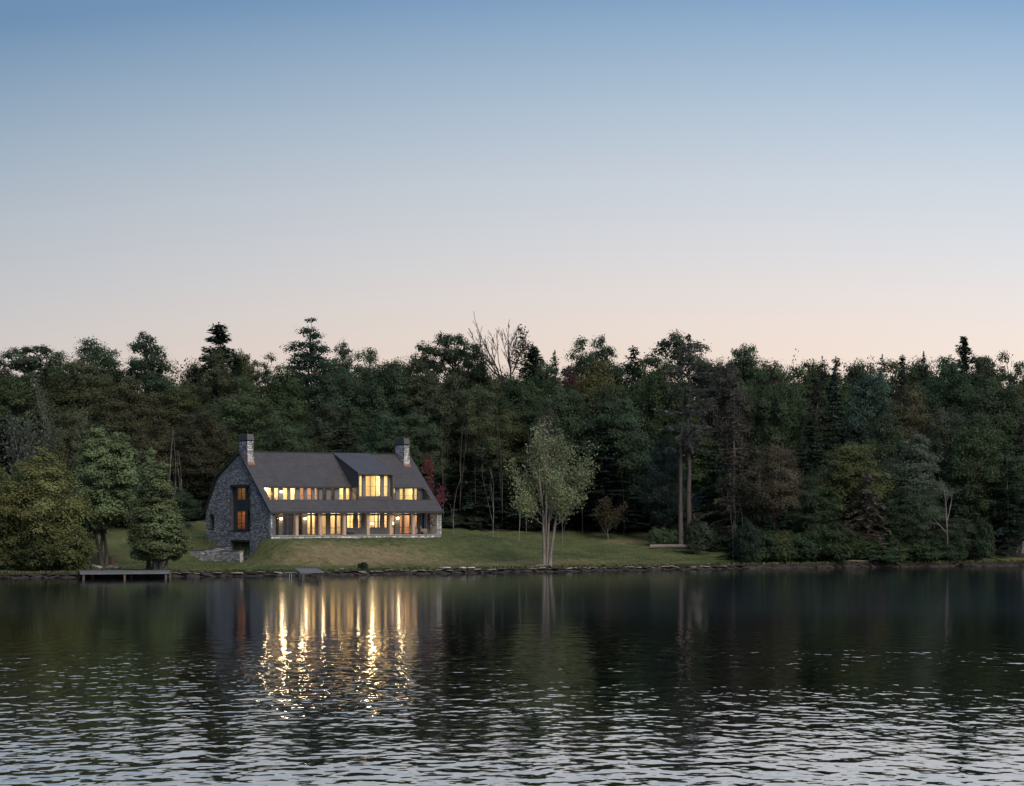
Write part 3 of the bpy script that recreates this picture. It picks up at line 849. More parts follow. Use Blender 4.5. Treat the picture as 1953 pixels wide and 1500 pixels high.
# --- wall lanterns
def lantern(x, y, z, watts):
    b = MB().box(x - 0.06, x + 0.06, y - 0.02, y + 0.02, z - 0.16, z + 0.2).box(x - 0.02, x + 0.02, y - 0.12, y - 0.02, z + 0.14, z + 0.17)
    b.hexa([(x - 0.12, y - 0.24, z + 0.13), (x + 0.12, y - 0.24, z + 0.13), (x + 0.12, y - 0.02, z + 0.13), (x - 0.12, y - 0.02, z + 0.13),
            (x - 0.04, y - 0.16, z + 0.22), (x + 0.04, y - 0.16, z + 0.22), (x + 0.04, y - 0.1, z + 0.22), (x - 0.04, y - 0.1, z + 0.22)])
    o = b.build('wall_lantern', M['trim'], house)
    MB().box(x - 0.09, x + 0.09, y - 0.21, y - 0.04, z - 0.12, z + 0.12).build('lantern_glass', M['lamp'], o)
    L = bpy.data.lights.new('lantern_light', 'POINT'); L.energy = watts; L.color = (1.0, 0.68, 0.36); L.shadow_soft_size = 0.1
    link('lantern_light', L, house).location = (x, y - 0.36, z)
for xx in (2.47, 5.40, 17.13): lantern(xx, 2.5, 5.47, 28)
lantern(2.75, 3.0, 8.38, 14)
for xx in (1.2, 4.6, 10.4, 16.2):
    MB().tube([(xx, 0.9, 6.35), (xx, 0.9, 6.395)], [0.09, 0.09], 10).build('porch_downlight', M['shade'], house)

# furniture on the porch and just inside
def armchair(name, label, loc, rz):
    t = thing(name, label, 'chair', HC + HU * loc[0] + HV * loc[1] + Vector((0, 0, 3.68)), TH + rz)
    MB().box(-0.36, 0.36, -0.34, 0.30, 0.18, 0.42).build('seat', M['fabric'], t)
    MB().hexa([(-0.36, 0.24, 0.3), (0.36, 0.24, 0.3), (0.36, 0.40, 0.3), (-0.36, 0.40, 0.3), (-0.36, 0.34, 0.86), (0.36, 0.34, 0.86), (0.36, 0.46, 0.86), (-0.36, 0.46, 0.86)]).build('backrest', M['fabric'], t)
    for s in (-1, 1):
        MB().box(s * 0.42 - 0.06, s * 0.42 + 0.06, -0.34, 0.36, 0.1, 0.6).build('armrest', M['fabric'], t)
        for yy in (-0.28, 0.3): MB().box(s * 0.36 - 0.03, s * 0.36 + 0.03, yy - 0.03, yy + 0.03, 0, 0.18).build('leg', M['darkwood'], t)
armchair('armchair', 'beige cushioned armchair on the porch beside the stone end pier', (20.2, 1.75), R(60))
armchair('armchair', 'beige armchair on the porch half hidden by the last wooden column', (18.75, 1.7), R(-35))
def low_table(label, x, y, w, h):
    t = thing('low_table', label, 'table', HC + HU * x + HV * y + Vector((0, 0, 3.68)), TH)
    MB().box(-w / 2, w / 2, -0.28, 0.28, h - 0.05, h).build('table_top', M['log'], t)
    for sx in (-1, 1):
        for sy in (-1, 1): MB().box(sx * (w / 2 - 0.05) - 0.025, sx * (w / 2 - 0.05) + 0.025, sy * 0.23 - 0.025, sy * 0.23 + 0.025, 0, h - 0.05).build('leg', M['log'], t)
low_table('low timber table on the porch beside the beige armchairs', 19.45, 1.1, 0.8, 0.36)
low_table('low timber bench on the porch between the middle columns', 10.9, 1.9, 0.9, 0.4)
# inside: lamps and tables seen through the panes
def table_lamp(label, x, y, z, parent_h=0.7):
    t = thing('table_lamp', label, 'lamp', HC + HU * x + HV * y + Vector((0, 0, z)), TH)
    MB().tube([(0, 0, 0), (0, 0, 0.04), (0, 0, 0.3)], [0.1, 0.04, 0.02], 8).build('base', M['trim'], t)
    MB().tube([(0, 0, 0.26), (0, 0, 0.52)], [0.19, 0.12], 12).build('lamp_shade', M['shade'], t)
    s = thing('side_table', 'side table under the ' + label, 'table', HC + HU * x + HV * y + Vector((0, 0, z - parent_h)), TH)
    MB().box(-0.28, 0.28, -0.25, 0.25, parent_h - 0.05, parent_h).build('table_top', M['rust'], s)
    for sx in (-1, 1):
        for sy in (-1, 1): MB().box(sx * .24 - .025, sx * .24 + .025, sy * .2 - .025, sy * .2 + .025, 0, parent_h - .05).build('leg', M['rust'], s)
table_lamp('lit lamp inside the dormer window at its right end', 15.3, 2.9, 7.95)
table_lamp('lit lamp behind the porch window next to the brightest lantern', 17.6, 4.2, 4.5)
table_lamp('lit lamp inside the leftmost upper window', 2.2, 3.9, 7.75)
table_lamp('lit lamp seen through the porch windows below the dormer', 14.7, 3.9, 4.5)
# picture frames and door openings on the room back walls
for xx, yy, z0, z1, w in ((8.9, 6.38, 4.3, 5.6, 0.5), (6.6, 5.98, 3.7, 5.2, 0.5), (11.1, 6.38, 3.7, 5.7, 0.35), (14.0, 6.38, 4.5, 5.4, 0.7), (18.5, 6.38, 3.7, 5.75, 0.45), (5.5, 6.38, 7.0, 8.2, 0.5), (19.0, 5.98, 7.4, 8.3, 0.5)):
    MB().box(xx - w / 2, xx + w / 2, yy - 0.05, yy, z0, z1).build('interior_door', M['rust'], house)

for xx, z0, z1, yy in ((6.36, 3.75, 6.3, 2.78), (6.92, 3.75, 6.3, 2.78), (9.45, 3.75, 6.3, 2.78), (12.1, 4.4, 6.3, 2.78), (12.55, 4.4, 6.3, 2.78), (14.85, 4.4, 6.3, 2.78), (16.5, 3.75, 6.3, 2.78), (1.8, 7.0, 8.8, 3.22), (5.1, 7.0, 8.8, 3.22), (7.4, 7.0, 8.8, 3.22), (18.5, 7.0, 8.8, 3.22)):
    c = MB()
    for k in range(5): c.box(xx - 0.13 + k * 0.05, xx - 0.08 + k * 0.05, yy + (k % 2) * 0.03, yy + 0.02 + (k % 2) * 0.03, z0, z1)
    c.build('curtain', M['fabric'], house)

# --- retaining walls of the sunken court
def block_wall(label, pts, z_top0, z_top1, z_bot, thick, seed):
    a, b = Vector(pts[0]), Vector(pts[1])
    d = b - a; L = d.length; d.normalize(); n = Vector((d.y, -d.x, 0))
    if n.y > 0: n = -n
    rt = link('retaining_wall', None); tag(rt, label, 'wall'); rt.location = (a.x, a.y, z_bot)
    rt.rotation_euler = (0, 0, math.atan2(d.y, d.x))
    s = 1 if n.dot(Vector((-d.y, d.x, 0))) > 0 else -1
    h0, h1 = z_top0 - z_bot, z_top1 - z_bot
    y0, y1 = sorted((0, -s * thick))
    body = MB().hexa([(0, y0, 0), (L, y0, 0), (L, y1, 0), (0, y1, 0), (0, y0, h0), (L, y0, h1), (L, y1, h1), (0, y1, h0)]).build('wall_core', M['mortar'], rt)
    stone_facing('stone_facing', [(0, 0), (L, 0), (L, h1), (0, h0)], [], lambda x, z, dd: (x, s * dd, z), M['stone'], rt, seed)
    stone_facing('end_facing', [(y0, 0), (y1, 0), (y1, h1), (y0, h1)], [], lambda y, z, dd: (L + dd, y, z), M['lit_stone'], rt, seed + 1)  # wall end painted paler than the face, as if lit
    MB().hexa([(-0.04, y0 - .05, h0 + .003), (L + .06, y0 - .05, h1 + .003), (L + .06, y1 + .05, h1 + .003), (-0.04, y1 + .05, h0 + .003), (-0.04, y0 - .05, h0 + .09), (L + .06, y0 - .05, h1 + .09), (L + .06, y1 + .05, h1 + .09), (-0.04, y1 + .05, h0 + .09)]).build('coping', M['mortar'], rt)
def hp(x, y): p = HC + HU * x + HV * y; return (p.x, p.y, 0)
block_wall('low dark stone retaining wall running left from the gable', (hp(-2.1, 12.5), hp(-0.05, 9.2)), 1.92, 2.5, 0.3, 0.45, 61)
block_wall('short dark stone wall in front of the cellar window', (hp(-2.9, 6.0), hp(-2.0, 3.3)), 1.95, 2.0, 0.4, 0.5, 63)
block_wall('far end of the dark stone retaining wall in shadow', (hp(-3.2, 14.6), hp(-2.15, 12.55)), 1.95, 1.92, 0.3, 0.4, 65)

# ------------------------------------------------------------------ trees
def unit(v): return v / np.maximum(np.linalg.norm(v, axis=-1, keepdims=True), 1e-9)

def leaf_quads(P, Nn, size, rng, aspect=0.55, along=None):
    n = len(P)
    Nn = unit(Nn)
    t = rng.normal(size=(n, 3)) if along is None else along + rng.normal(size=(n, 3)) * 0.25
    t = unit(t - Nn * np.sum(t * Nn, axis=1, keepdims=True))
    b = np.cross(Nn, t)
    s = (np.asarray(size) * rng.uniform(0.65, 1.35, n))[:, None]
    return np.stack([P - t * s, P + b * s * aspect, P + t * s, P - b * s * aspect], axis=1)

def curve_pts(a, b, bend, n, rnd):
    a, b = Vector(a), Vector(b)
    out = []
    for i in range(n + 1):
        t = i / n
        p = a.lerp(b, t) + Vector(bend) * (4 * t * (1 - t))
        if 0 < i < n: p += Vector((rnd.uniform(-1, 1), rnd.uniform(-1, 1), rnd.uniform(-.6, .6))) * (b - a).length * 0.025
        out.append(p)
    return out

PROTO = {}
def finish(kind, tr, crown_quads, H, W):
    tm = tr.mesh('trunk', M['bark'], True)
    cm = quads_mesh('crown', crown_quads, M['leaf']) if crown_quads is not None and len(crown_quads) else None
    if cm and kind not in ('dead_oak',):
        q = crown_quads.reshape(-1, 3)
        H = float(np.percentile(q[:, 2], 99.8)); W = float(np.percentile(np.hypot(q[:, 0], q[:, 1]), 96) * 2)
    PROTO.setdefault(kind, []).append((tm, cm, H, W))

def broadleaf(kind, seed, H=16.0, W=9.0, base=0.28, nl=42, nleaf=9000, leaf=0.2, lobe=(0.15, 0.27), top=1.0, flat=0.75, stems=1, open_=0.0, trunk_r=0.2, cone=False):
    rnd = random.Random(seed); rng = np.random.default_rng(seed)
    tr = MB()
    rx = W / 2; zc = H * (base + 1) / 2; rz = H * (1 - base) / 2
    lobes = []
    tries = 0
    while len(lobes) < nl and tries < 4000:
        tries += 1
        d = rng.normal(size=3); d /= np.linalg.norm(d)
        r = rng.uniform(0.35, 1.0) ** 0.55 * (1.0 if rng.random() < 0.8 else rng.uniform(1.0, 1.2))
        p = d * r
        taper = 1.0 - 0.22 * max(0, p[2]) * top + 0.1 * min(0, p[2])
        if cone:
            u = rng.random(); p[2] = 2 * u * u ** 0.25 - 1; a_ = rng.uniform(0, 6.283); q_ = math.sqrt(rng.uniform(0.15, 1)) * min(1.0, 0.55 + 3.2 * u) * (1.08 - 0.95 * u)
            p[0], p[1] = q_ * math.cos(a_), q_ * math.sin(a_); taper = 1.0
        c = np.array([p[0] * rx * 0.82 * taper, p[1] * rx * 0.82 * taper, zc + p[2] * rz * 0.86])
        rl = rx * rng.uniform(*lobe) * (0.7 if r > 1 else 1.0) * (1.15 if p[2] < 0.2 else 0.9)
        if any(np.linalg.norm(c - q[0]) < (rl + q[1]) * (0.40 + open_) for q in lobes): continue
        lobes.append((c, rl))
    # trunk and limbs
    spl = H * (base + 0.12)
    for s in range(stems):
        ox, oy = (0, 0) if stems == 1 else (rnd.uniform(-.35, .35), rnd.uniform(-.35, .35))
        topp = (ox * 4 + rnd.uniform(-.5, .5), oy * 4 + rnd.uniform(-.5, .5), H * 0.86)
        pts = curve_pts((ox, oy, -0.6), topp, (rnd.uniform(-.4, .4), rnd.uniform(-.4, .4), 0), 7, rnd)
        rr = [trunk_r * (1.45 if i == 0 else 1.0) * (1 - 0.85 * i / 7) for i in range(8)]
        tr.tube(pts, rr, 6)
    for c, rl in lobes:
        zs = max(H * base * 0.75, min(c[2] - np.hypot(c[0], c[1]) * rnd.uniform(0.5, 0.95), H * 0.75))
        fr = zs / (H * 0.86)
        a = (0.1 * rnd.uniform(-1, 1), 0.1 * rnd.uniform(-1, 1), zs)
        tr.tube(curve_pts(a, c, (0, 0, rnd.uniform(0.0, 0.35)), 3, rnd), [trunk_r * 0.42 * (1 - fr * 0.6), trunk_r * .3, trunk_r * .18, 0.02], 4, False)
    Q = []
    tot = sum(rl ** 2 for _, rl in lobes)
    for c, rl in lobes:
        n = int(nleaf * rl ** 2 / tot)
        nt_ = max(5, int(9 * (rl / rx / 0.2) ** 1.5))
        d = rng.normal(size=(nt_, 3)); d[:, 2] = np.abs(d[:, 2]) * 0.9 - 0.25 + d[:, 2] * 0.25; d = unit(d)
        tc = c + d * rl * rng.uniform(0.55, 1.05, (nt_, 1)) * np.array([1, 1, flat])
        k = rng.integers(0, nt_, n)
        off = rng.normal(size=(n, 3)) * rl * 0.30 * np.array([1, 1, 0.62])
        P = tc[k] + off
        Nn = unit(P - c) * 0.9 + np.array([0, 0, 0.55]) + rng.normal(size=(n, 3)) * 0.27
        Q.append(leaf_quads(P, Nn, leaf, rng))
    finish(kind, tr, np.concatenate(Q), H, W)

def conifer(kind, seed, H=18.0, W=6.0, base=0.12, step=0.42, per=5, spray=0.26, droop=0.25, gap=0.25, dead=0.0, leafy=1.0, power=0.85, trunk_r=0.22, tip=True, irregular=0.25, layer=0.25, pre=()):
    """whorls of branches carrying flat sprays"""
    rnd = random.Random(seed); rng = np.random.default_rng(seed)
    tr = MB()
    pts = [(rnd.uniform(-.08, .08) * i / 3, rnd.uniform(-.08, .08) * i / 3, -0.6 + (H + 0.6) * i / 8) for i in range(9)]
    tr.tube(pts, [trunk_r * (1.35 if i == 0 else 1) * (1 - 0.95 * i / 8) for i in range(9)], 6)
    for pts_, rads_ in pre: tr.tube(pts_, rads_, 7)
    P, Nn, A, S = [], [], [], []
    z = H * base
    while z < H - 0.25:
        f = (z / H - base) / (1 - base)
        if rnd.random() < gap * 0.35: z += step; continue
        Lm = W / 2 * ((1 - f) ** power) * (0.55 + 0.45 * min(1, f * 6 + 0.35))
        a0 = rnd.uniform(0, 6.28)
        for k in range(per):
            if rnd.random() < gap * 0.6: continue
            a = a0 + 6.283 * k / per + rnd.uniform(-.35, .35)
            L = max(0.3, Lm * rnd.uniform(1 - irregular * 1.6, 1 + irregular * 0.6))
            up = 0.35 * f
            d = np.array([math.cos(a), math.sin(a), 0.0])
            ns = 5
            bp = []
            for i in range(ns + 1):
                t = i / ns
                bp.append((d[0] * L * t, d[1] * L * t, z + L * (up * t - droop * t * t) + rnd.uniform(-.03, .03)))
            tr.tube(bp[::2] + ([bp[-1]] if ns % 2 else []), [0.05 * (0.4 + L / 3)] + [0.02] * 2 + [0.008] if ns % 2 else [0.05, 0.02, 0.01], 3, False)
            if rnd.random() < dead: n = int(L / spray * 2.0)
            else: n = int(L / spray * 7.5 * leafy)
            side = np.array([-d[1], d[0], 0])
            bpn = np.array(bp)
            t = rng.uniform(0.12, 1.0, n) ** 0.8
            ii = np.minimum((t * ns).astype(int), ns - 1); fr = t * ns - ii
            c = bpn[ii] * (1 - fr)[:, None] + bpn[ii + 1] * fr[:, None]
            wdt = L * 0.34 * (1.1 - t)
            sgn = rng.uniform(-1, 1, n)
            c = c + side * (sgn * wdt)[:, None] + rng.normal(size=(n, 3)) * np.array([0.05, 0.05, layer * 0.28])
            c[:, 2] -= np.abs(sgn) * wdt * 0.25
            P.append(c)
            Nn.append(np.tile([0, 0, 1.0], (n, 1)) + rng.normal(size=(n, 3)) * 0.42)
            A.append(np.tile(d, (n, 1)) + side * np.sign(sgn)[:, None] * 0.8 + np.array([0, 0, -0.25]))
            S.append(np.full(n, spray))
        z += step * rnd.uniform(0.75, 1.25)
    if tip:
        n = 40
        zz = rng.uniform(H - 1.4, H + 0.1, n)
        c = np.stack([rng.normal(size=n) * 0.10 * (H + .2 - zz), rng.normal(size=n) * 0.10 * (H + .2 - zz), zz], 1)
        P.append(c); Nn.append(rng.normal(size=(n, 3))); A.append(np.tile([0, 0, 1.0], (n, 1)) + rng.normal(size=(n, 3)) * .5); S.append(np.full(n, spray * 0.7))
    P = np.concatenate(P); Q = leaf_quads(P, np.concatenate(Nn), np.concatenate(S), rng, 0.42, np.concatenate(A))
    finish(kind, tr, Q, H, W)

def recursive(kind, seed, starts, depth, ratio=0.72, spread=0.55, up=0.25, kids=(2, 3), leaf=0.0, nleaf=14, leaf_from=2, H=None, W=None, rmin=0.012, sides=5, jitter=0.12, tuft=0.4, long_tw=1.0, pre=(), clumps=()):
    """boughs that fork again and again; starts: (point, direction, length, radius)"""
    rnd = random.Random(seed); rng = np.random.default_rng(seed)
    tr = MB(); tips = []
    def grow(p, d, L, r, lev):
        n = 4 if lev == 0 else 3
        pts = [p.copy()]; q = p.copy(); dd = d.copy()
        for i in range(n):
            dd = (dd + Vector((rnd.uniform(-1, 1), rnd.uniform(-1, 1), rnd.uniform(-.5, .8))) * jitter + Vector((0, 0, up * 0.12))).normalized()
            q = q + dd * (L / n); pts.append(q.copy())
            if leaf and lev >= leaf_from: tips.append((q.copy(), dd.copy(), L))
        r1 = max(rmin, r * 0.62)
        tr.tube(pts, [r + (r1 - r) * i / n for i in range(n + 1)], sides if lev < 2 else 3, False)
        if lev < depth:
            m = rnd.randint(*kids) + (1 if lev == 0 else 0)
            for k in range(m):
                t = 1.0 if k == 0 else rnd.uniform(0.35, 0.95)
                base = pts[0].lerp(pts[-1], t) if k == 0 else pts[min(n, max(1, int(t * n)))]
                ang = rnd.uniform(0, 6.28)
                perp = dd.orthogonal().normalized(); perp.rotate(Matrix.Rotation(ang, 3, dd))
                s = spread * rnd.uniform(0.5, 1.2) * (0.5 if k == 0 else 1)
                nd = (dd + perp * s + Vector((0, 0, up * rnd.uniform(0.2, 1)))).normalized()
                grow(base, nd, L * ratio * rnd.uniform(0.75, 1.15) * (long_tw if lev == depth - 1 else 1), max(rmin, r1 * (0.95 if k == 0 else 0.7)), lev + 1)
    for pts_, rads_ in pre: tr.tube(pts_, rads_, 7)
    for p, d, L, r in starts: grow(Vector(p), Vector(d).normalized(), L, r, 0)
    Q = None
    if leaf and tips:
        c = np.array([list(t[0]) for t in tips]); k = np.repeat(np.arange(len(c)), nleaf)
        P = c[k] + rng.normal(size=(len(k), 3)) * tuft * np.array([1, 1, 0.8])
        Nn = np.array([0, 0, 0.6]) + rng.normal(size=(len(k), 3)) * 0.6
        Q = leaf_quads(P, Nn, leaf, rng)
    for c_, r_, n_ in clumps:
        P = np.array(c_) + rng.normal(size=(n_, 3)) * np.array(r_)
        q_ = leaf_quads(P, np.array([0, 0, 0.5]) + rng.normal(size=(n_, 3)) * 0.7, 0.15, rng)
        Q = q_ if Q is None else np.concatenate([Q, q_])
    allv = np.array(tr.v) if Q is None else np.concatenate([np.array(tr.v), Q.reshape(-1, 3)])
    finish(kind, tr, Q, H or float(allv[:, 2].max()), W or float(np.percentile(np.hypot(allv[:, 0], allv[:, 1]), 97) * 2))

# stock of trees to copy
for s in range(6):
    broadleaf('round', 100 + s, 16, 9, 0.10 + 0.03 * (s % 3), 84, 33000, 0.125, (0.2, 0.34))
for s in range(3):
    broadleaf('tall', 120 + s, 18, 7.5, 0.12, 84, 29000, 0.12, (0.2, 0.34), top=1.5)
for s in range(3):
    broadleaf('airy', 140 + s, 18, 10, 0.25, 64, 21000, 0.13, (0.14, 0.26), open_=0.1, trunk_r=0.24)
for s in range(3):
    broadleaf('layered', 160 + s, 15, 10, 0.10, 84, 30000, 0.125, (0.2, 0.36), flat=0.34)
for s in range(3):
    broadleaf('shrub', 180 + s, 4.0, 4.4, 0.0, 44, 7500, 0.12, (0.26, 0.42), trunk_r=0.06, stems=3)
for s in range(3):
    conifer('hemlock', 200 + s, 18, 8, 0.08, 0.5, 5, 0.27, 0.28, 0.25, irregular=0.35)
for s in range(3):
    conifer('spruce', 220 + s, 18, 5.0, 0.06, 0.34, 6, 0.19, 0.12, 0.15, power=0.55, leafy=1.35, irregular=0.5, layer=0.5)
for s in range(2):
    conifer('thin_spruce', 240 + s, 18, 4.6, 0.2, 0.42, 5, 0.18, 0.02, 0.4, dead=0.3, leafy=0.9, power=0.55, irregular=0.7, layer=0.5)
for s in range(2):
    conifer('dead_conifer', 260 + s, 17, 6.0, 0.15, 0.42, 5, 0.24, 0.3, 0.35, dead=0.35, leafy=0.5, power=0.7, irregular=0.45, trunk_r=0.17)
for s in range(3):
    conifer('young_hemlock', 280 + s, 6, 4.0, 0.03, 0.34, 5, 0.17, 0.3, 0.2, irregular=0.3, trunk_r=0.06)
for s in range(3):
    recursive('bare_sapling', 300 + s, [((0, 0, -0.3), (0.03 * (s - 1), 0, 1), 3.4, 0.06)], 3, 0.72, 0.7, 0.3, (1, 2), rmin=0.014, jitter=0.07)
for s in range(2):
    recursive('twiggy', 310 + s, [((0, 0, -0.3), (0.05, 0, 1), 4.4, 0.16), ((0.3, 0.1, -0.3), (-0.15, 0.1, 1), 4.0, 0.12)], 4, 0.72, 0.5, 0.45, (2, 3), leaf=0.13, nleaf=3, leaf_from=3, rmin=0.014, tuft=0.35)

GREEN = [(0.050, 0.068, 0.034), (0.058, 0.072, 0.036), (0.044, 0.064, 0.036), (0.066, 0.072, 0.036), (0.050, 0.062, 0.040), (0.072, 0.070, 0.038)]
CONIF = [(0.034, 0.050, 0.036), (0.030, 0.046, 0.034), (0.040, 0.053, 0.038)]
BARK = (0.085, 0.075, 0.066); PALE = (0.26, 0.25, 0.235); GREYB = (0.14, 0.125, 0.115); WHITE = (0.42, 0.40, 0.37)
_turn = random.Random(77)
_cnt = {}
def tree(kind, px, ytop, wpx, Y, col, label, name, cat='tree', group=None, bark=BARK, var=None, rz=None, base=None, foot=None):
    """px, ytop, wpx: where the crown stands in the photograph; Y: its distance"""
    i = _cnt.get(kind, 0) if var is None else var
    _cnt[kind] = i + 1
    tm, cm, H, W = PROTO[kind][i % len(PROTO[kind])]
    X = (px - CX) / F_PX * Y
    zg = ground(X, Y) if base is None else base
    ht = CAM_H + (YH - ytop) / F_PX * Y - zg
    w = wpx / F_PX * Y
    t = thing(name, label, cat, (X, Y, zg), _turn.uniform(0, 6.28) if rz is None else rz, group)
    t.scale = (w / W, w / W, ht / H)
    a = link('trunk', tm, t); a.color = (*bark, 1)
    if cm:
        c = link('crown', cm, t); c.color = (col[0] * 1.42, col[1] * 1.55, col[2] * 1.6, 1)
    return t

# single trees with a shape of their own
recursive('lone', 403, [((-0.45, 0, 5.6), (-0.16, 0, 1), 3.6, 0.10), ((0.25, 0.2, 6.0), (0.05, 0.1, 1), 3.4, 0.09), ((1.0, 0, 5.4), (0.22, -0.05, 1), 3.4, 0.10), ((1.0, 0.1, 4.8), (0.85, 0.1, 0.9), 2.9, 0.07),
          ((-0.5, 0, 4.8), (-0.8, 0.1, 1), 2.9, 0.07), ((0.8, -0.1, 3.9), (0.75, -0.3, 0.5), 2.0, 0.05), ((-0.4, 0, 4.0), (-0.8, -0.3, 0.5), 1.7, 0.05), ((0.3, -0.2, 4.4), (0.15, -0.8, 0.8), 2.4, 0.06), ((0.2, 0.3, 5.0), (-0.1, 0.8, 0.9), 2.6, 0.06)],
          3, 0.68, 0.62, 0.4, (2, 3), leaf=0.105, nleaf=11, leaf_from=1, tuft=0.34, rmin=0.014,
          pre=[([(-0.3, 0, -0.4), (-0.34, 0, 1.5), (-0.4, 0, 3.6), (-0.45, 0, 5.7)], [0.2, 0.15, 0.13, 0.1]), ([(0.0, 0.15, -0.4), (0.02, 0.15, 2), (0.12, 0.2, 4), (0.25, 0.2, 6.1)], [0.18, 0.14, 0.12, 0.09]), ([(0.25, 0, -0.4), (0.36, 0, 1.5), (0.7, 0, 3.6), (1.0, 0, 5.5)], [0.2, 0.15, 0.13, 0.1])])
recursive('dead_oak', 409, [((-0.2, 0, 16.0), (-0.55, 0.05, 1), 4.2, 0.17), ((-1.0, 0.0, 18.0), (-1.1, 0.1, 0.8), 3.4, 0.12), ((-0.6, 0.0, 17.0), (-0.2, -0.2, 1), 3.6, 0.10), ((0.5, 0, 16.5), (0.02, 0, 1), 4.8, 0.16), ((0.62, 0, 18.5), (0.5, 0, 1), 3.4, 0.11)],
          4, 0.68, 0.55, 0.2, (2, 3), rmin=0.034, jitter=0.09, pre=[([(0, 0, -0.5), (0.1, 0, 6), (-0.1, 0, 12), (-0.2, 0, 16.2)], [0.36, 0.3, 0.24, 0.17]), ([(0.3, 0, -0.5), (0.4, 0.1, 6), (0.6, 0, 12), (0.5, 0, 16.7)], [0.3, 0.26, 0.22, 0.16])],
          clumps=[((2.0, 0, 23.6), (0.45, 0.4, 0.8), 260), ((1.6, 0, 21.9), (0.5, 0.4, 0.6), 280), ((1.2, 0, 20.2), (0.35, 0.4, 0.6), 200), ((2.6, 0, 22.7), (0.4, 0.3, 0.4), 150), ((-0.2, 0, 18.2), (0.5, 0.5, 0.8), 160), ((1.75, 0, 25.0), (0.2, 0.2, 0.4), 60)], W=7.4)
broadleaf('old_hemlock', 417, 24, 10.5, 0.2, 84, 24000, 0.145, (0.16, 0.32), top=2.6, flat=0.34, trunk_r=0.3)
broadleaf('arborvitae', 421, 11.0, 5.0, 0.06, 150, 34000, 0.10, (0.14, 0.26), top=2.9, flat=1.5, stems=4, trunk_r=0.13, cone=True)
broadleaf('willowy', 431, 12.0, 8.8, 0.0, 84, 40000, 0.12, (0.16, 0.32), top=1.5, flat=1.2, stems=4, trunk_r=0.14)
broadleaf('maple', 441, 13.0, 6.6, 0.19, 80, 28000, 0.12, (0.19, 0.33), top=1.0, flat=0.6, stems=3, trunk_r=0.17)
conifer('tall_pine', 451, 25, 7.4, 0.46, 0.6, 5, 0.26, 0.05, 0.35, dead=0.3, leafy=0.62, power=0.45, irregular=0.5, layer=0.7, trunk_r=0.32,
        pre=[([(-0.75, 0.2, -0.5), (-0.85, 0.2, 6), (-0.8, 0.1, 13), (-0.3, 0, 19)], [0.26, 0.2, 0.16, 0.06])])
conifer('drooping_spruce', 461, 11, 6.6, 0.1, 0.4, 6, 0.26, 0.62, 0.25, dead=0.1, leafy=0.6, power=0.8, irregular=0.4, trunk_r=0.14)
recursive('snag', 471, [((0, 0, 3.5), (-0.1, 0, 1), 2.6, 0.11), ((0.1, 0, 4.5), (0.45, 0, 1), 1.8, 0.07), ((-0.1, 0, 3.2), (-1, 0, 0.45), 2.0, 0.06)], 3, 0.66, 0.7, 0.2, (1, 2), rmin=0.02, pre=[([(0.2, 0, -0.5), (0.1, 0, 2), (0, 0, 3.7)], [0.16, 0.14, 0.11])])
for s in range(2):
    recursive('small_maple', 480 + s, [((0, 0, -0.3), (0.05, 0, 1), 2.4, 0.06)], 4, 0.74, 0.8, 0.15, (2, 3), leaf=0.12, nleaf=9, leaf_from=2, tuft=0.28, rmin=0.012)

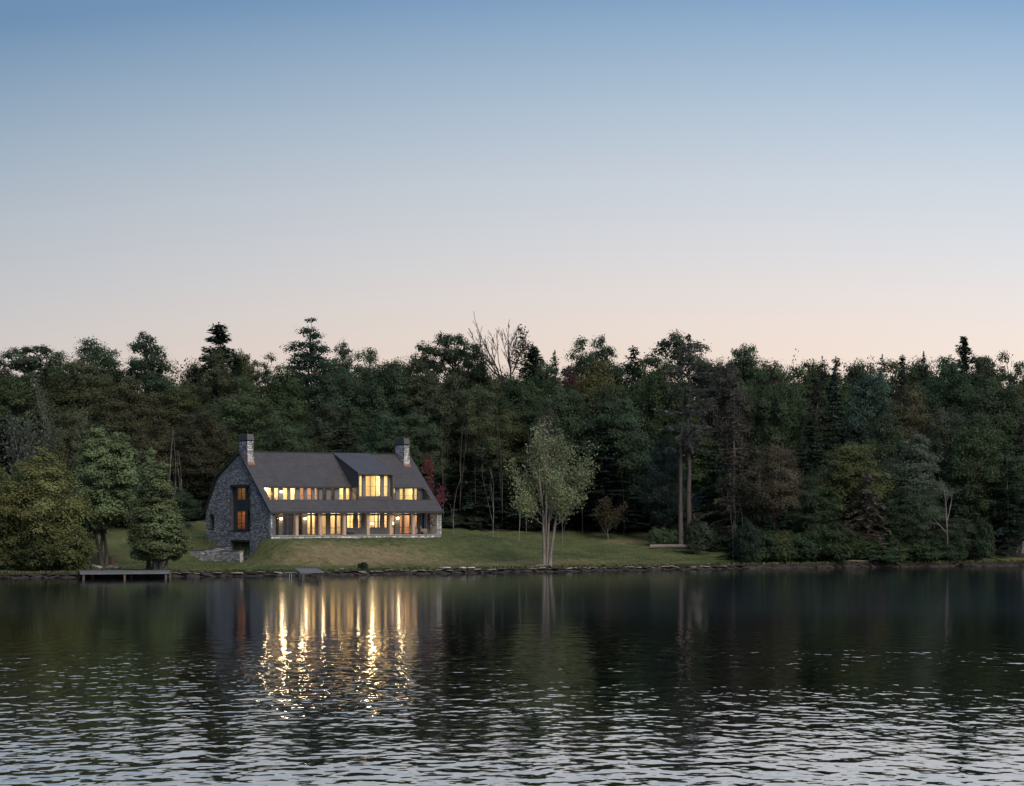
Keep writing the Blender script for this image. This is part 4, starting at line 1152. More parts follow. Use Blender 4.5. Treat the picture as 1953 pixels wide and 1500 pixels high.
W_ = 'broadleaf_tree'; K_ = 'conifer_tree'
SK = 'treetops along the skyline'
YG = (0.145, 0.145, 0.060)
T = [
 # ---- skyline
 ('airy', 55, 660, 156, 285, GREEN[4], 'loose dark treetop at the left end of the skyline', W_, SK),
 ('round', 118, 672, 117, 288, GREEN[0], 'low dark treetop dipping between two higher crowns far left', W_, SK),
 ('round', 182, 649, 136, 286, GREEN[2], 'wide dark treetop left of the dense conical crown on the skyline', W_, SK),
 ('tall', 282, 637, 109, 284, (0.034, 0.052, 0.030), 'dense conical dark crown standing alone high on the left skyline', W_, SK),
 ('twiggy', 345, 684, 91, 286, (0.06, 0.06, 0.045), 'bare twiggy treetop in the dip of the left skyline', W_, SK),
 ('round', 372, 692, 91, 284, GREEN[5], 'low rounded treetop below the left spruce on the skyline', W_, SK),
 ('spruce', 417, 622, 121, 282, CONIF[1], 'dark pointed spruce above the left chimney on the skyline', K_, SK),
 ('round', 460, 672, 91, 286, GREEN[3], 'small olive treetop beside the pointed spruce on the skyline', W_, SK),
 ('airy', 502, 676, 91, 288, GREEN[4], 'thin dark treetop between the spruce and the big hemlock', W_, SK),
 ('old_hemlock', 594, 611, 142, 280, (0.028, 0.043, 0.032), 'large craggy dark hemlock rising above the house roof', K_, SK),
 ('tall', 655, 655, 65, 290, GREEN[4], 'slim loose treetop touching the big hemlock on its right', W_, SK),
 ('round', 705, 668, 111, 284, GREEN[0], 'rounded treetop two crowns right of the big hemlock', W_, SK),
 ('round', 760, 688, 104, 286, GREEN[3], 'low olive treetop left of the dark clustered oak', W_, SK),
 ('airy', 822, 643, 117, 286, (0.036, 0.05, 0.03), 'dark oak crown left in the cluster beside the dead tree', W_, SK),
 ('airy', 868, 638, 124, 288, (0.038, 0.052, 0.03), 'tallest dark oak crown in the cluster beside the dead tree', W_, SK),
 ('round', 903, 658, 84, 285, (0.036, 0.05, 0.03), 'dark oak crown next to the dead tree on its left', W_, SK),
 ('dead_oak', 968, 595, 100, 282, (0.03, 0.04, 0.022), 'tall bare dead tree with one leafy bough above the wood', 'dead_tree', None),
 ('spruce', 1016, 664, 106, 286, CONIF[0], 'small pointed conifer right of the bare dead tree', K_, SK),
 ('round', 1040, 690, 91, 284, GREEN[2], 'low treetop in the notch right of the dead tree', W_, SK),
 ('thin_spruce', 1058, 671, 67, 290, CONIF[0], 'thin pointed conifer left of the broad pointed clump', K_, SK),
 ('tall', 1110, 648, 98, 285, (0.036, 0.056, 0.032), 'broad green pointed crown right of the dead tree', W_, SK),
 ('tall', 1150, 645, 83, 287, (0.034, 0.054, 0.032), 'second broad green pointed crown right of the dead tree', W_, SK),
 ('thin_spruce', 1207, 662, 87, 288, CONIF[1], 'thin spire conifer left of the tall lawn pine', K_, SK),
 ('airy', 1238, 690, 91, 284, GREEN[0], 'loose treetop just left of the tall lawn pine', W_, SK),
 ('airy', 1300, 634, 169, 292, (0.045, 0.056, 0.036), 'loose oak crown behind the top of the tall lawn pine', W_, SK),
 ('round', 1372, 690, 91, 286, GREEN[4], 'low dark treetop right behind the tall lawn pine', W_, SK),
 ('round', 1418, 660, 119, 284, GREEN[2], 'rounded dark crown right of the tall lawn pine on the skyline', W_, SK),
 ('twiggy', 1478, 678, 93, 288, (0.06, 0.055, 0.045), 'bare twiggy treetop right of the rounded dark skyline crown', W_, SK),
 ('round', 1520, 700, 117, 284, GREEN[0], 'low rounded treetop before the row of spires', W_, SK),
 ('thin_spruce', 1568, 683, 76, 284, (0.052, 0.055, 0.045), 'first grey spire conifer in the row on the right skyline', K_, SK),
 ('thin_spruce', 1594, 683, 76, 282, (0.055, 0.056, 0.047), 'second grey spire conifer in the row on the right skyline', K_, SK),
 ('round', 1640, 690, 111, 288, GREEN[4], 'low dark treetop between the grey spires on the right', W_, SK),
 ('thin_spruce', 1683, 679, 73, 286, CONIF[0], 'third thin spire conifer on the right skyline', K_, SK),
 ('thin_spruce', 1721, 679, 76, 287, CONIF[1], 'fourth thin spire conifer on the right skyline', K_, SK),
 ('thin_spruce', 1762, 673, 70, 286, CONIF[1], 'fifth thin spire conifer left of the tallest right spruce', K_, SK),
 ('round', 1795, 684, 117, 284, GREEN[2], 'dark rounded crown at the foot of the tallest right spruce', W_, SK),
 ('spruce', 1838, 646, 88, 284, CONIF[1], 'tallest pointed spruce on the right skyline', K_, SK),
 ('airy', 1880, 680, 104, 288, GREEN[4], 'loose treetop right of the tallest right spruce', W_, SK),
 ('airy', 1928, 674, 109, 290, GREEN[0], 'loose dark treetop at the right end of the skyline', W_, SK),
 ('round', 1985, 690, 130, 284, GREEN[2], 'dark treetop cut by the right edge of the picture', W_, SK),
 ('round', -22, 676, 130, 285, GREEN[0], 'dark treetop cut by the left edge of the picture', W_, SK),
 ('round', 1556, 692, 120, 292, GREEN[0], 'rounded crown behind the first two grey spires', W_, SK),
 ('round', 1700, 690, 120, 292, GREEN[3], 'rounded crown between the third and fourth spire', W_, SK),
 ('round', 1748, 688, 110, 293, GREEN[0], 'rounded crown between the fourth and fifth spire', W_, SK),
 ('round', 1862, 686, 110, 292, GREEN[4], 'rounded crown right behind the tallest right spruce', W_, SK),
 ('round', 1462, 692, 110, 292, GREEN[5], 'rounded crown behind the bare twiggy skyline treetop', W_, SK),
 ('round', 1205, 690, 110, 292, GREEN[2], 'rounded crown behind the thin spire left of the pine', W_, SK),
 # ---- upper slope
 ('round', 30, 715, 150, 268, GREEN[1], 'wide olive crown under the left end of the skyline', W_, None),
 ('round', 150, 690, 150, 270, (0.066, 0.070, 0.036), 'big olive brown crown below the left skyline', W_, None),
 ('layered', 250, 722, 150, 266, (0.070, 0.068, 0.038), 'wide layered olive crown above the arborvitae', W_, None),
 ('round', 345, 738, 120, 268, GREEN[3], 'rounded crown between the arborvitae and the gable, high up', W_, None),
 ('tall', 418, 668, 96, 270, (0.064, 0.072, 0.04), 'soft olive crown right below the pointed spruce', W_, None),
 ('layered', 470, 735, 170, 258, (0.058, 0.076, 0.038), 'spreading layered green crown above the left chimney', W_, None),
 ('round', 545, 700, 110, 268, GREEN[0], 'dark rounded crown at the left foot of the big hemlock', W_, None),
 ('round', 640, 690, 130, 270, (0.048, 0.068, 0.042), 'full green crown at the right foot of the big hemlock', W_, None),
 ('round', 625, 770, 110, 262, (0.055, 0.064, 0.04), 'rounded crown straight above the roof ridge', W_, None),
 ('round', 735, 695, 130, 268, (0.052, 0.072, 0.042), 'bushy green crown above the dormer', W_, None),
 ('tall', 800, 690, 110, 266, (0.066, 0.072, 0.044), 'pale green crown left below the oak cluster', W_, None),
 ('round', 862, 715, 120, 262, (0.062, 0.066, 0.04), 'olive crown with long bare stems above the red maple', W_, None),
 ('airy', 925, 728, 110, 258, (0.075, 0.085, 0.045), 'loose pale yellowish crown left above the lone lawn tree', W_, None),
 ('round', 985, 718, 120, 266, GREEN[2], 'dark crown beneath the bare dead tree', W_, None),
 ('small_maple', 1095, 702, 130, 262, (0.085, 0.045, 0.04), 'small red crown glimpsed high in the wood', 'red_tree', None),
 ('round', 1135, 690, 130, 264, (0.088, 0.08, 0.034), 'golden olive crown right of the small red one', W_, None),
 ('layered', 1165, 740, 170, 256, (0.05, 0.07, 0.042), 'wide layered green crown above right of the lone lawn tree', W_, None),
 ('round', 1075, 735, 120, 258, (0.05, 0.068, 0.04), 'dark green crown above the lone lawn tree', W_, None),
 ('twiggy', 1040, 768, 70, 246, (0.07, 0.06, 0.05), 'brown bare twiggy tree right behind the lone lawn tree', W_, None),
 ('hemlock', 1150, 815, 180, 252, (0.034, 0.05, 0.038), 'broad layered hemlock right of the lone lawn tree', K_, None),
 ('hemlock', 1225, 770, 120, 258, (0.036, 0.05, 0.038), 'dark hemlock left behind the tall lawn pine', K_, None),
 ('round', 1270, 690, 110, 270, GREEN[0], 'dark rounded crown behind the tall lawn pine', W_, None),
 ('round', 1385, 700, 110, 262, (0.06, 0.056, 0.045), 'greyish crown right of the pine top', W_, None),
 ('round', 1478, 702, 120, 262, (0.048, 0.064, 0.036), 'rounded green crown above the brown shore tree', W_, None),
 ('thin_spruce', 1555, 720, 90, 258, (0.058, 0.056, 0.046), 'grey thinning spruce under the row of spires', K_, None),
 ('hemlock', 1590, 712, 110, 262, (0.036, 0.052, 0.045), 'bluish dark hemlock under the row of spires', K_, None),
 ('round', 1660, 712, 110, 262, (0.058, 0.084, 0.064), 'pale bluish green crown high on the right slope', W_, None),
 ('layered', 1735, 735, 120, 254, (0.082, 0.076, 0.044), 'tawny layered crown in the middle of the right slope', W_, None),
 ('round', 1800, 695, 140, 268, (0.042, 0.062, 0.036), 'big dark rounded crown below the tallest right spruce', W_, None),
 ('round', 1905, 722, 150, 264, (0.05, 0.062, 0.036), 'big rounded crown high at the right edge', W_, None),
 ('twiggy', 1775, 772, 70, 258, (0.07, 0.06, 0.05), 'bare brown twiggy crown in the middle of the right slope', W_, None),
 # ---- middle slope
 ('twiggy', 45, 780, 150, 222, (0.085, 0.092, 0.072), 'grey leafless thicket tree behind the yellow shore tree', W_, None),
 ('twiggy', 120, 735, 120, 226, (0.080, 0.094, 0.070), 'tall grey green twiggy tree behind the yellow shore tree', W_, None),
 ('round', 140, 780, 90, 224, (0.085, 0.088, 0.05), 'loose olive crown with orange tips above the green maple', W_, None),
 ('layered', 300, 800, 130, 250, (0.064, 0.058, 0.034), 'brownish layered crown left of the gable', W_, None),
 ('round', 385, 790, 120, 250, (0.060, 0.057, 0.036), 'russet tinged crown just left of the gable', W_, None),
 ('hemlock', 430, 860, 110, 250, CONIF[0], 'dark hemlock close behind the gable', K_, None),
 ('layered', 545, 800, 130, 250, (0.056, 0.072, 0.04), 'layered green crown right of the left chimney', W_, None),
 ('hemlock', 655, 790, 120, 252, CONIF[2], 'dark conifer behind the roof ridge left of the dormer', K_, None),
 ('round', 735, 790, 120, 250, (0.05, 0.072, 0.042), 'green crown just left of the right chimney', W_, None),
 ('tall', 800, 780, 90, 252, (0.058, 0.076, 0.044), 'green crown just right of the right chimney', W_, None),
 ('hemlock', 1020, 830, 110, 250, CONIF[1], 'dark conifer left behind the lone lawn tree', K_, None),
 ('hemlock', 920, 840, 120, 250, CONIF[0], 'dark conifer behind the bare lawn saplings', K_, None),
 ('layered', 1268, 835, 90, 243, (0.044, 0.060, 0.050), 'small blue green layered tree left of the pine trunk', W_, None),
 ('dead_conifer', 1400, 722, 92, 236, (0.078, 0.066, 0.054), 'thin brown grey conifer right of the tall lawn pine', K_, None),
 ('hemlock', 1365, 820, 100, 244, CONIF[2], 'dark conifer right behind the pine trunk', K_, None),
 ('layered', 1478, 835, 112, 233, (0.078, 0.066, 0.046), 'rusty brown layered tree on the right shore', W_, None),
 ('hemlock', 1545, 800, 120, 244, CONIF[0], 'dark conifer between the rusty and the yellow green tree', K_, None),
 ('round', 1625, 846, 136, 234, (0.088, 0.098, 0.044), 'rounded tree with yellow green top on the right shore', W_, None),
 ('tall', 1748, 830, 112, 234, (0.086, 0.102, 0.074), 'silvery green tree in the middle of the right shore', W_, None),
 ('round', 1862, 792, 124, 242, (0.058, 0.076, 0.04), 'tall rounded tree above the dead white snag', W_, None),
 ('round', 1805, 780, 110, 250, (0.055, 0.062, 0.042), 'crown peeping between the silvery tree and the tall rounded tree', W_, None),
 ('dead_conifer', 1950, 800, 100, 244, (0.055, 0.048, 0.042), 'dark brownish tree at the right edge', K_, None),
 ('layered', 1690, 790, 100, 246, (0.055, 0.068, 0.04), 'green layered crown behind the yellow green topped tree', W_, None),
 ('hemlock', 1920, 860, 100, 240, CONIF[1], 'dark conifer low at the right edge', K_, None),
 ('drooping_spruce', 1655, 898, 120, 229, (0.095, 0.078, 0.064), 'dying brown drooping spruce on the right shore', K_, None),
 ('round', 1560, 930, 110, 232, (0.048, 0.066, 0.038), 'low dark leafy tree left of the dying spruce', W_, None),
 ('round', 1730, 930, 110, 231, (0.050, 0.070, 0.042), 'low leafy tree right of the dying spruce', W_, None),
 ('layered', 1830, 990, 110, 233, (0.05, 0.062, 0.04), 'low leafy tree under the white snag', W_, None),
]
for kind, px, yt, w, Y, col, lab, nm, grp in T:
    tree(kind, px, yt, w, Y, col, lab, nm, group=grp, bark=(0.06, 0.054, 0.05) if kind == 'dead_oak' else GREYB if kind in ('dead_conifer', 'twiggy', 'thin_spruce') else BARK,
         rz=0 if kind in ('dead_oak', 'lone') else None)
tree('tall_pine', 1314, 640, 120, 238, (0.088, 0.08, 0.076), 'tall pine with long bare trunk at the right end of the lawn', K_, bark=(0.075, 0.066, 0.06), rz=0)
tree('snag', 1806, 912, 75, 230.5, (0, 0, 0), 'dead white snag among the right shore trees', 'dead_tree', bark=(0.24, 0.225, 0.205), rz=0)
# ---- trees standing free
tree('lone', 1044, 808, 150, 212.6, (0.2, 0.214, 0.112), 'lone three stemmed silvery green tree at the water edge', W_, bark=(0.19, 0.17, 0.15), rz=0)
tree('willowy', 78, 858, 180, 199, YG, 'yellow green shore tree reaching the water at the left', W_)
tree('willowy', -12, 880, 130, 200, (0.105, 0.115, 0.05), 'darker green shore tree cut by the left edge', W_)
tree('maple', 205, 818, 130, 209, (0.125, 0.15, 0.075), 'green maple beside the long dock', W_, bark=(0.06, 0.052, 0.046))
tree('round', 166, 900, 92, 214.5, (0.072, 0.09, 0.048), 'dull green tree between the yellow shore tree and the maple', W_)
tree('arborvitae', 303, 884, 108, 197.6, (0.125, 0.145, 0.072), 'dense cone of arborvitae at the dock with several stems', K_, bark=GREYB)
tree('arborvitae', 284, 858, 72, 200.5, (0.12, 0.14, 0.07), 'taller slim arborvitae behind the dense one', K_, bark=GREYB)
tree('small_maple', 816, 866, 74, 241.5, (0.17, 0.052, 0.055), 'small red leaved maple behind the right end of the house', 'red_tree', rz=0.4)
tree('small_maple', 1160, 948, 84, 244, (0.095, 0.078, 0.045), 'sapling with orange leaves at the back of the lawn', 'sapling', bark=PALE)
for px, yt, w, Y, lab in ((865, 890, 42, 241, 'bare pale sapling nearest the house corner'), (940, 885, 52, 240, 'bare forked pale sapling in the middle of the lawn edge'),
                          (989, 880, 40, 237, 'slim pale sapling left of the lone lawn tree'), (1073, 900, 36, 238, 'slim pale sapling right behind the lone lawn tree'), (1004, 930, 30, 246, 'short dim sapling left behind the lone lawn tree')):
    tree('bare_sapling', px, yt, w, Y, (0, 0, 0), lab, 'sapling', group='bare saplings on the lawn', bark=(0.22, 0.21, 0.195))
for px, yt, w, Y, lab in ((322, 820, 20, 244, 'leftmost white birch stem left of the gable'), (336, 815, 26, 245, 'middle white birch stem left of the gable'), (347, 860, 24, 244, 'leaning white birch stem nearest the gable')):
    tree('bare_sapling', px, yt, w, Y, (0, 0, 0), lab, 'birch_tree', group='birches left of the gable', bark=WHITE)
for px, yt, w, Y, lab in ((1399, 940, 30, 222.5, 'pale slim shore sapling at the end of the lawn'), (1418, 930, 36, 223, 'second pale shore sapling at the end of the lawn')):
    tree('bare_sapling', px, yt, w, Y, (0, 0, 0), lab, 'sapling', group='pale saplings at the lawn end', bark=(0.17, 0.16, 0.15))

for px, yt, w, Y, lab in ((846, 800, 30, 247.5, 'tall thin bare trunk in the dark wood beside the red maple'), (876, 780, 34, 249, 'forked bare trunk in the dark wood above the nearest sapling'), (906, 820, 28, 248, 'thin bare trunk in the wood between the two left saplings'), (958, 790, 34, 248.5, 'bare trunk in the wood left of the lone lawn tree'),
                          (1112, 850, 26, 248, 'dim bare trunk in the wood right of the lone lawn tree'), (1190, 860, 24, 247.5, 'dim bare trunk in the wood above the orange sapling'), (1258, 830, 26, 244.5, 'slim bare trunk just left of the tall pine')):
    tree('bare_sapling', px, yt, w, Y, (0, 0, 0), lab, 'bare_tree', group='bare trunks in the dark wood', bark=(0.13, 0.12, 0.11))

# ---- trees and bushes that fill the wood
fr = random.Random(2024)
ORD = 'first second third fourth fifth sixth seventh eighth ninth tenth eleventh twelfth thirteenth fourteenth fifteenth sixteenth seventeenth eighteenth nineteenth twentieth'.split()
ORD += ['twenty-' + o for o in ORD[:9]] + ['thirtieth'] + ['thirty-' + o for o in ORD[:9]]
_ord = {}
def nth(label):
    k = _ord.get(label, 0); _ord[label] = k + 1
    return label + ', ' + ORD[min(k, len(ORD) - 1)] + ' from the left'
def zone(px):
    return 'behind the left shore' if px < 360 else 'behind the house' if px < 850 else 'behind the lawn' if px < 1390 else 'above the right shore'
def fill(kinds, Y, y0, y1, w0, w1, pitch, pal, band, x0=-60, x1=2020, name=None, noun='tree'):
    px = x0
    while px < x1:
        k = fr.choice(kinds)
        con = k in ('hemlock', 'spruce', 'young_hemlock', 'dead_conifer')
        lab = ('dark conifer ' if con else 'dark broadleaf tree ') + band + ' ' + zone(px)
        tree(k, px + fr.uniform(-14, 14), fr.uniform(y0, y1), fr.uniform(w0, w1), Y + fr.uniform(-3, 3), fr.choice(CONIF if con else pal), nth(lab),
             name or (K_ if con else W_), group=('conifers ' if con else 'broadleaf trees ') + band + ' ' + zone(px))
        px += pitch * fr.uniform(0.8, 1.2)
fill(['round', 'tall', 'layered'], 300, 712, 735, 110, 140, 80, GREEN, 'on the top slope')
fill(['round', 'tall', 'round', 'layered'], 276, 712, 745, 90, 130, 92, GREEN, 'on the upper slope')
fill(['round', 'hemlock', 'layered', 'tall'], 262, 775, 830, 95, 140, 98, GREEN, 'on the middle slope')
fill(['hemlock', 'round', 'hemlock'], 253, 850, 915, 90, 130, 96, [GREEN[2], GREEN[4]], 'on the lower slope')
fill(['round', 'hemlock', 'layered'], 236, 900, 960, 80, 110, 62, [GREEN[2], GREEN[4]], 'on the wood edge', -40, 340)
fill(['round', 'hemlock', 'layered'], 243, 880, 960, 80, 110, 62, [GREEN[2], GREEN[4]], 'on the wood edge', 1400, 1990)
def bushes(kind, x0, x1, pitch, Yf, y0, y1, w0, w1, pal, label, group, name='bush', cat='bush'):
    px = x0
    while px < x1:
        t = tree(kind, px, fr.uniform(y0, y1), fr.uniform(w0, w1), Yf(px) + fr.uniform(-1.5, 1.5), fr.choice(pal), nth(label), name, cat, group)
        px += pitch * fr.uniform(0.7, 1.3)
def edgeY(px): return shore_y((px - CX) / F_PX * 235) + lawn_back(px) + 2.5
bushes('young_hemlock', 90, 335, 34, lambda p: 240, 950, 990, 60, 84, CONIF, 'young dark conifer at the wood edge behind the dock', 'young conifers behind the dock', 'conifer_bush')
bushes('young_hemlock', 345, 400, 26, lambda p: 246, 955, 990, 50, 70, CONIF, 'young dark conifer at the wood edge left of the gable', 'young conifers left of the gable', 'conifer_bush')
bushes('young_hemlock', 850, 1300, 34, edgeY, 930, 975, 55, 85, CONIF, 'young dark conifer at the wood edge behind the lawn', 'young conifers behind the lawn', 'conifer_bush')
bushes('shrub', 846, 1300, 30, lambda p: edgeY(p) - 0.5, 978, 1003, 40, 64, [GREEN[2], GREEN[4]], 'low dark bush at the wood edge behind the lawn', 'bushes behind the lawn')
bushes('shrub', 1330, 1420, 26, lambda p: shore_y((p - CX) / F_PX * 228) + 15, 985, 1020, 46, 60, [GREEN[2], GREEN[4]], 'dark bush beside the tall pine trunk', 'bushes beside the pine')
bushes('shrub', 1425, 1880, 22, lambda p: shore_y((p - CX) / F_PX * 226) + 2.2, 985, 1058, 34, 84, [(0.042, 0.06, 0.032), (0.05, 0.066, 0.034), GREEN[2], CONIF[0]], 'leafy green bush along the right shore', 'bushes along the right shore')
bushes('young_hemlock', 1420, 1900, 44, lambda p: shore_y((p - CX) / F_PX * 226) + 7.0, 940, 1000, 60, 90, CONIF + [GREEN[2]], 'dark young conifer close behind the right shore', 'young conifers behind the right shore', 'conifer_bush')
bushes('bare_sapling', 1440, 1880, 20, lambda p: shore_y((p - CX) / F_PX * 226) + 1.6, 1000, 1050, 14, 26, [(0, 0, 0)], 'thin bare stem at the edge of the right shore', 'bare stems along the right shore', 'sapling', 'sapling')
tree('shrub', 1716, 1035, 62, shore_y(43) + 1.8, (0.082, 0.105, 0.05), 'pale green bush near the middle of the right shore', 'bush', 'bush')
tree('shrub', 1490, 1012, 50, shore_y(29.5) + 2.0, (0.075, 0.092, 0.04), 'yellowish bush below the rusty tree', 'bush', 'bush')
tree('shrub', 1432, 1040, 46, shore_y(26.2) + 1.8, (0.07, 0.09, 0.04), 'yellowish bush at the end of the lawn', 'bush', 'bush')
tree('twiggy', 1868, 1040, 70, shore_y(52) + 2.2, (0.085, 0.075, 0.06), 'dry grey brush clump at the far right shore', 'bush', 'bush', bark=GREYB)
tree('shrub', 692, 1072, 21, shore_y(-15) + 0.9, (0.03, 0.045, 0.03), 'small round dark bush on the shore wall', 'bush', 'bush')
bushes('shrub', -10, 150, 32, lambda p: 197.3, 1000, 1035, 60, 84, [(0.095, 0.1, 0.042), (0.08, 0.09, 0.042)], 'olive bush under the yellow shore tree', 'bushes under the yellow shore tree')

# ------------------------------------------------------------------ shore wall of single stones
def stone_meshes(n, seed, m):
    out = []
    for k in range(n):
        rnd = random.Random(seed + k)
        bm = bmesh.new()
        bmesh.ops.create_icosphere(bm, subdivisions=2, radius=0.62)
        ax = [Vector((rnd.uniform(-1, 1), rnd.uniform(-1, 1), rnd.uniform(-1, 1))).normalized() for _ in range(9)]
        cut = [rnd.uniform(0.36, 0.56) for _ in ax]
        for v in bm.verts:                     # broken faces: cut the ball by random planes, then flatten top and bottom
            for n_, c in zip(ax, cut):
                d = v.co.dot(n_)
                if d > c: v.co -= n_ * (d - c)
            v.co.x = max(-0.52, min(0.52, v.co.x)); v.co.z = max(-0.42, min(0.42, v.co.z))
            v.co += Vector((rnd.uniform(-1, 1), rnd.uniform(-1, 1), rnd.uniform(-1, 1))) * 0.02
        me = bpy.data.meshes.new('stone'); bm.to_mesh(me); bm.free(); me.materials.append(m); out.append(me)
    return out
dark_st = stone_meshes(7, 900, M['rock']); pale_st = stone_meshes(7, 920, M['rock_pale'])
wall = thing('shore_wall', 'rough low stone wall along the whole waterline', 'wall', (0, 0, 0))
sr = random.Random(31)
def put_stone(me, x, y, z, sx, sy, sz, parent=None, name='stone', tilt=0.12):
    o = link(name, me, parent or wall); o.location = (x, y, z); o.scale = (sx, sy, sz)
    o.rotation_euler = (sr.uniform(-tilt, tilt), sr.uniform(-tilt, tilt), sr.uniform(-.35, .35)); return o
x = -50.0
while x < 60:                                  # lower course, half in the water
    w = sr.uniform(0.5, 1.5)
    put_stone(sr.choice(dark_st), x, shore_y(x) - 0.05 + sr.uniform(-.2, .2), sr.uniform(-.1, .08), w * 1.25, 0.8, sr.uniform(0.3, 0.55), tilt=0.3); x += w * 0.8
x = -50.0
while x < 60:                                  # thin flat stones on top
    w = sr.uniform(0.35, 1.3)
    right = x > 24
    left = x < -41
    if right and sr.random() < 0.8: x += w; continue
    me = sr.choice(dark_st if right or left or sr.random() < 0.3 else pale_st)
    put_stone(me, x, shore_y(x) + 0.1 + sr.uniform(-.15, .2), 0.33 + sr.uniform(-.05, .05), w * 1.15, 0.7, sr.uniform(0.10, 0.24), tilt=0.16); x += w * sr.uniform(0.85, 1.1)

def free_rock(px, py, z, w, h, m, label, name='rock', d=None):
    p = at_z(px, py, z)
    o = link(name, stone_meshes(1, int(px * 7 + py), m)[0]); o.location = p + Vector((0, 0, h * 0.35)); o.scale = (w, d or w * 0.7, h)
    o.rotation_euler = (0, 0, sr.uniform(-.3, .3)); return tag(o, label, 'rock')
sl = link('stone_slab', stone_meshes(1, 950, M['slab'])[0]); xx = (848 - CX) / F_PX * 206; sl.location = (xx, shore_y(xx) + 0.15, 0.56); sl.scale = (1.25, 0.9, 0.26); tag(sl, 'larger pale flat slab lying on the shore wall in front of the porch end', 'slab')
for px, w, lab in ((868, 0.7, 'small reddish slab next to the large pale slab'), (882, 0.75, 'small pale slab second right of the large one'), (898, 0.8, 'small pale slab at the end of the slab row')):
    xx = (px - CX) / F_PX * 206.5
    o = link('stone_slab', stone_meshes(1, 951 + px, M['slab'] if px != 868 else M['rust'])[0]); o.location = (xx, shore_y(xx) + 0.15, 0.54); o.scale = (w, 0.7, 0.2); tag(o, lab, 'slab', 'slabs on the shore wall')
for px, w, h, lab in ((671, 0.8, 0.34, 'pale boulder left of the small round bush'), (1368, 0.5, 0.25, 'pale rock at the right end of the lawn edge'), (1280, 0.6, 0.3, 'grey rock on the lawn edge between the lone tree and the lawn end'), (1030, 1.0, 0.5, 'grey boulder at the left foot of the lone tree')):
    xx = (px - CX) / F_PX * 211
    o = link('rock', stone_meshes(1, 970 + px, M['slab'] if px in (671, 1368) else M['rock_pale'])[0]); o.location = (xx, shore_y(xx) + 0.7, 0.52); o.scale = (w, 0.6, h); tag(o, lab, 'rock')

# ------------------------------------------------------------------ docks
def deck_from(corners, z, th, n, name, label, posts, fascia=True):
    """corners: front left, front right, back right, back left (plan)"""
    fl, fr_, br, bl = [Vector((c[0], c[1], 0)) for c in corners]
    d = thing(name, label, 'dock', (fl.x, fl.y, 0))
    o = Vector((fl.x, fl.y, 0))
    for k in range(n):
        a, b = k / n + 0.04 / n, (k + 1) / n - 0.04 / n
        p = [fl.lerp(fr_, a) - o, fl.lerp(fr_, b) - o, bl.lerp(br, b) - o, bl.lerp(br, a) - o]
        MB().hexa([(q.x, q.y, z - 0.04) for q in p] + [(q.x, q.y, z) for q in p]).build('plank', M['dock'], d)
    mb = MB()
    c = [q - o for q in (fl, fr_, br, bl)]
    for i in range(4):
        a, b = c[i], c[(i + 1) % 4]
        t = (b - a).normalized(); nn = Vector((t.y, -t.x, 0)) * 0.03
        mb.hexa([tuple(a - nn + Vector((0, 0, z - th))), tuple(b - nn + Vector((0, 0, z - th))), tuple(b + nn + Vector((0, 0, z - th))), tuple(a + nn + Vector((0, 0, z - th))),
                 tuple(a - nn + Vector((0, 0, z - .045))), tuple(b - nn + Vector((0, 0, z - .045))), tuple(b + nn + Vector((0, 0, z - .045))), tuple(a + nn + Vector((0, 0, z - .045)))])
    mb.build('fascia', M['dock'], d)
    for px_, py_ in posts:
        q = Vector((px_, py_, 0)) - o
        MB().box(q.x - 0.09, q.x + 0.09, q.y - 0.09, q.y + 0.09, -1.5, z - 0.05).build('post', M['post'], d)
    return d
def pz(px, py, z): q = at_z(px, py, z); return (q.x, q.y)
c1 = [pz(153, 1093.3, 0.62), pz(321, 1092.0, 0.62), pz(325, 1087.6, 0.62), pz(151, 1088.4, 0.62)]
L1 = lambda t, s=0.15: (c1[0][0] + (c1[1][0] - c1[0][0]) * t, c1[0][1] + (c1[1][1] - c1[0][1]) * t + s)
deck_from(c1, 0.62, 0.14, 38, 'boat_dock', 'long grey plank dock beside the arborvitae', [L1(0.035), L1(0.5), L1(0.97), L1(0.05, 3.5), L1(0.5, 3.5), L1(0.95, 3.5)])
c2 = [pz(572, 1091.6, 0.78), pz(618, 1090.0, 0.78), pz(603, 1084.3, 0.78), pz(562, 1084.6, 0.78)]
deck_from(c2, 0.78, 0.13, 12, 'boat_dock', 'short grey plank dock in front of the house', [(c2[0][0] + .3, c2[0][1] + .3), (c2[1][0] - .3, c2[1][1] + .3), ((c2[0][0] + c2[3][0]) / 2 + .2, (c2[0][1] + c2[3][1]) / 2), ((c2[1][0] + c2[2][0]) / 2 - .2, (c2[1][1] + c2[2][1]) / 2)])
stp = thing('swim_ladder', 'low step with pale metal legs beside the short dock', 'ladder', (pz(563, 1092.6, 0.6)[0], pz(563, 1092.6, 0.6)[1], 0))
MB().box(-0.55, 0.5, -0.3, 1.2, 0.56, 0.62).build('step', M['dock'], stp)
for lx, ly in ((-0.5, -0.25), (-0.32, -0.25), (0.42, -0.25), (0.42, 1.0)): MB().tube([(lx, ly, -1.2), (lx, ly, 0.56)], [0.035, 0.035], 6).build('leg', M['metal'], stp)

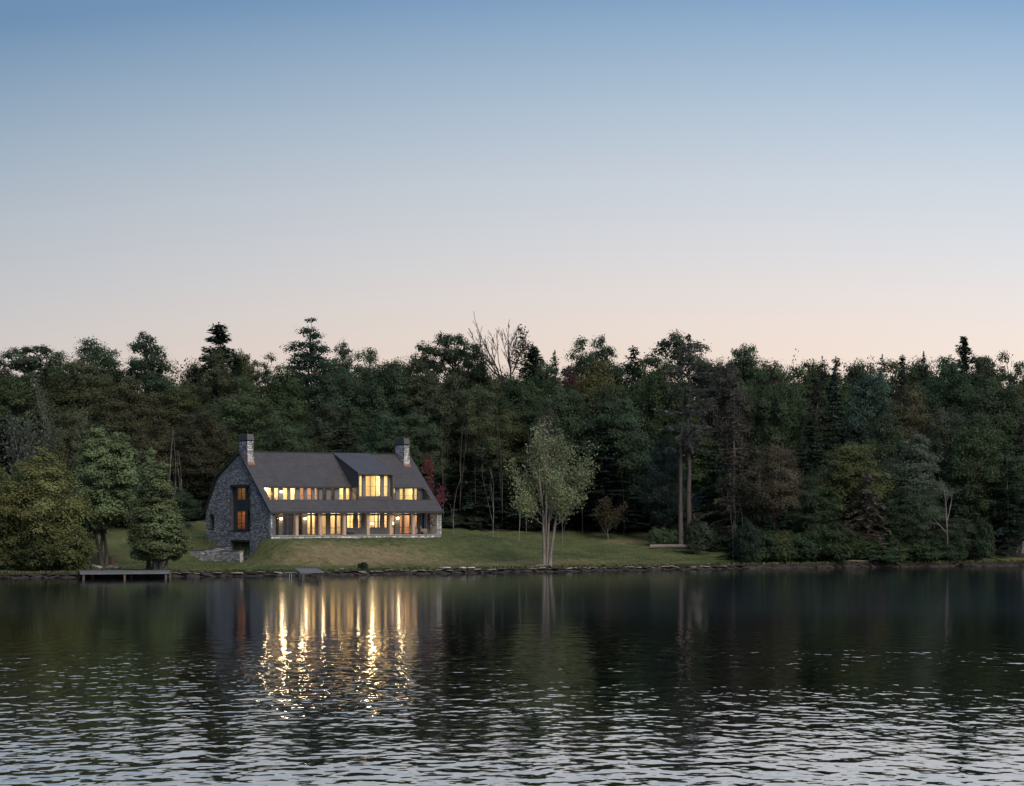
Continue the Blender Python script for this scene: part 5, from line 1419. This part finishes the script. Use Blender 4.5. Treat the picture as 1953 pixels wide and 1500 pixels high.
# ------------------------------------------------------------------ small things on the left lawn
def on(px, Y): X = (px - CX) / F_PX * Y; return Vector((X, Y, ground(X, Y)))
p = on(152, 198.2)
fr_t = thing('garden_rail', 'dark timber posts with a rail standing at the left end of the long dock', 'frame', p)
for lx, h in ((0, 2.2), (1.1, 0.9)): MB().box(lx - 0.08, lx + 0.08, -0.08, 0.08, -0.4, h).build('post', M['darkwood'], fr_t)
MB().box(-0.1, 1.2, -0.12, -0.09, 0.42, 0.6).build('rail', M['darkwood'], fr_t)
st = thing('tree_stump', 'red brown stump beside the green maple trunk', 'stump', on(214, 207.5))
MB().tube([(0, 0, -0.3), (0, 0, 0.15), (0.03, 0, 1.0)], [0.5, 0.34, 0.3], 9).build('stump_wood', M['rust'], st)
for i, (px, Y, w, m, lab) in enumerate(((142, 204.5, 0.8, 'rock', 'leftmost dark rock of the row near the maple'), (150, 205, 0.9, 'rock', 'dark rock second in the row near the maple'), (160, 204.7, 0.7, 'rock', 'dark rock behind the timber frame'), (170, 205, 0.6, 'rock_pale', 'grey rock left of the maple trunk'),
                            (178, 205.5, 0.7, 'rock_pale', 'flat pale rock close left of the maple trunk'), (186, 204.6, 0.6, 'slab', 'white rock close to the maple trunk'), (192, 204.2, 0.5, 'slab', 'small white rock touching the maple trunk'), (208, 204.2, 0.9, 'rock_pale', 'grey rock in front of the red stump'), (220, 203.6, 0.8, 'rock_pale', 'long grey rock right of the red stump'), (228, 203.8, 0.45, 'rust', 'small reddish rock at the end of the row'))):
    q = on(px, Y)
    o = link('rock', stone_meshes(1, 990 + i, M[m])[0]); o.location = q + Vector((0, 0, 0.1)); o.scale = (w, w * 0.7, w * 0.55); o.rotation_euler = (0.1, 0.1, i * 0.7); tag(o, lab, 'rock', 'rocks near the maple')
for px, yt, Y, lab in ((164, 1000, 207, 'thin dark trunk farthest left of the maple'), (177, 990, 208, 'thin dark trunk second left of the maple'), (187, 985, 207.5, 'thin dark trunk close left of the maple')):
    tree('bare_sapling', px, yt - 60, 26, Y, (0, 0, 0), lab, 'sapling', group='thin trunks beside the maple', bark=(0.05, 0.045, 0.04))
# timber edging and tall plants of a garden bed on the right of the lawn
q = on(1282, 236.5)
lg = link('timber_edge', MB().tube([(-2.6, 0, 0.22), (-1.2, 0.05, 0.24), (1.0, 0.1, 0.24), (2.6, 0.2, 0.22)], [0.24, 0.26, 0.25, 0.22], 8).mesh('timber_edge', M['log'], True)); lg.location = q
tag(lg, 'pale timber log edging the garden bed by the tall pine', 'log')
for i, px in enumerate((1250, 1266, 1283, 1300)):
    tree('shrub', px, 1006, 30, 239, (0.07, 0.095, 0.05), nth('leafy plant in the bed behind the pale log'), 'garden_plant', 'plant', 'plants in the garden bed')
for px, w, lab in ((1635, 3.2, 'bleached driftwood log on the right shore under the dying spruce'), (1700, 2.0, 'short driftwood log right of the dying spruce')):
    xx = (px - CX) / F_PX * 226
    o = link('driftwood_log', MB().tube([(-w / 2, 0, 0), (-w * .2, 0.05, 0.05), (w * .2, 0, 0.02), (w / 2, -0.1, 0.1)], [0.07, 0.11, 0.1, 0.05], 7).mesh('driftwood_log', M['log'], True))
    o.location = (xx, shore_y(xx) + 0.05, 0.66); tag(o, lab, 'log')

# ------------------------------------------------------------------ rough grass: tufts over the lawn and longer weeds on the bank
def grass():
    rng = np.random.default_rng(5)
    P, S, Cv = [], [], []
    def try_put(x, t, h):
        y = shore_y(x) + t
        hx, hy = house_xy(x, y)
        if -0.6 < hx < 22 and -0.15 < hy < 16: return
        if t > lawn_back(CX + F_PX * x / y) + 1.5: return
        P.append((x, y, ground(x, y))); S.append(h); Cv.append(cover(x, t))
    for _ in range(16000):
        x = rng.uniform(-52, 27); try_put(x, rng.uniform(0.4, 42) if rng.random() < 0.5 else rng.uniform(0.4, 18), rng.uniform(0.03, 0.08))
    for _ in range(5200):
        x = rng.uniform(-52, 62); try_put(x, abs(rng.normal()) * 0.35, rng.uniform(0.06, 0.26))
    P = np.array(P); S = np.array(S); n = len(P)
    a = rng.uniform(0, 6.283, n); d = np.stack([np.cos(a), np.sin(a), np.zeros(n)], 1)
    lean = rng.normal(size=(n, 3)) * 0.35 * S[:, None]; lean[:, 2] = S
    w = (0.05 + S * 0.25)[:, None]
    Q = np.stack([P - d * w, P + d * w, P + d * w * 0.5 + lean, P - d * w * 0.5 + lean * 0.9], 1)
    me = quads_mesh('grass', Q, M['lawn'])
    ca = me.color_attributes.new('cover', 'FLOAT_COLOR', 'POINT')
    ca.data.foreach_set('color', np.repeat(np.array([(c[0], c[1] * 0.4, 0, 1) for c in Cv], dtype=np.float32), 4, axis=0).ravel())
    tag(link('grass', me), 'short rough grass growing over the lawn and its bank', 'grass', kind='stuff')
grass()
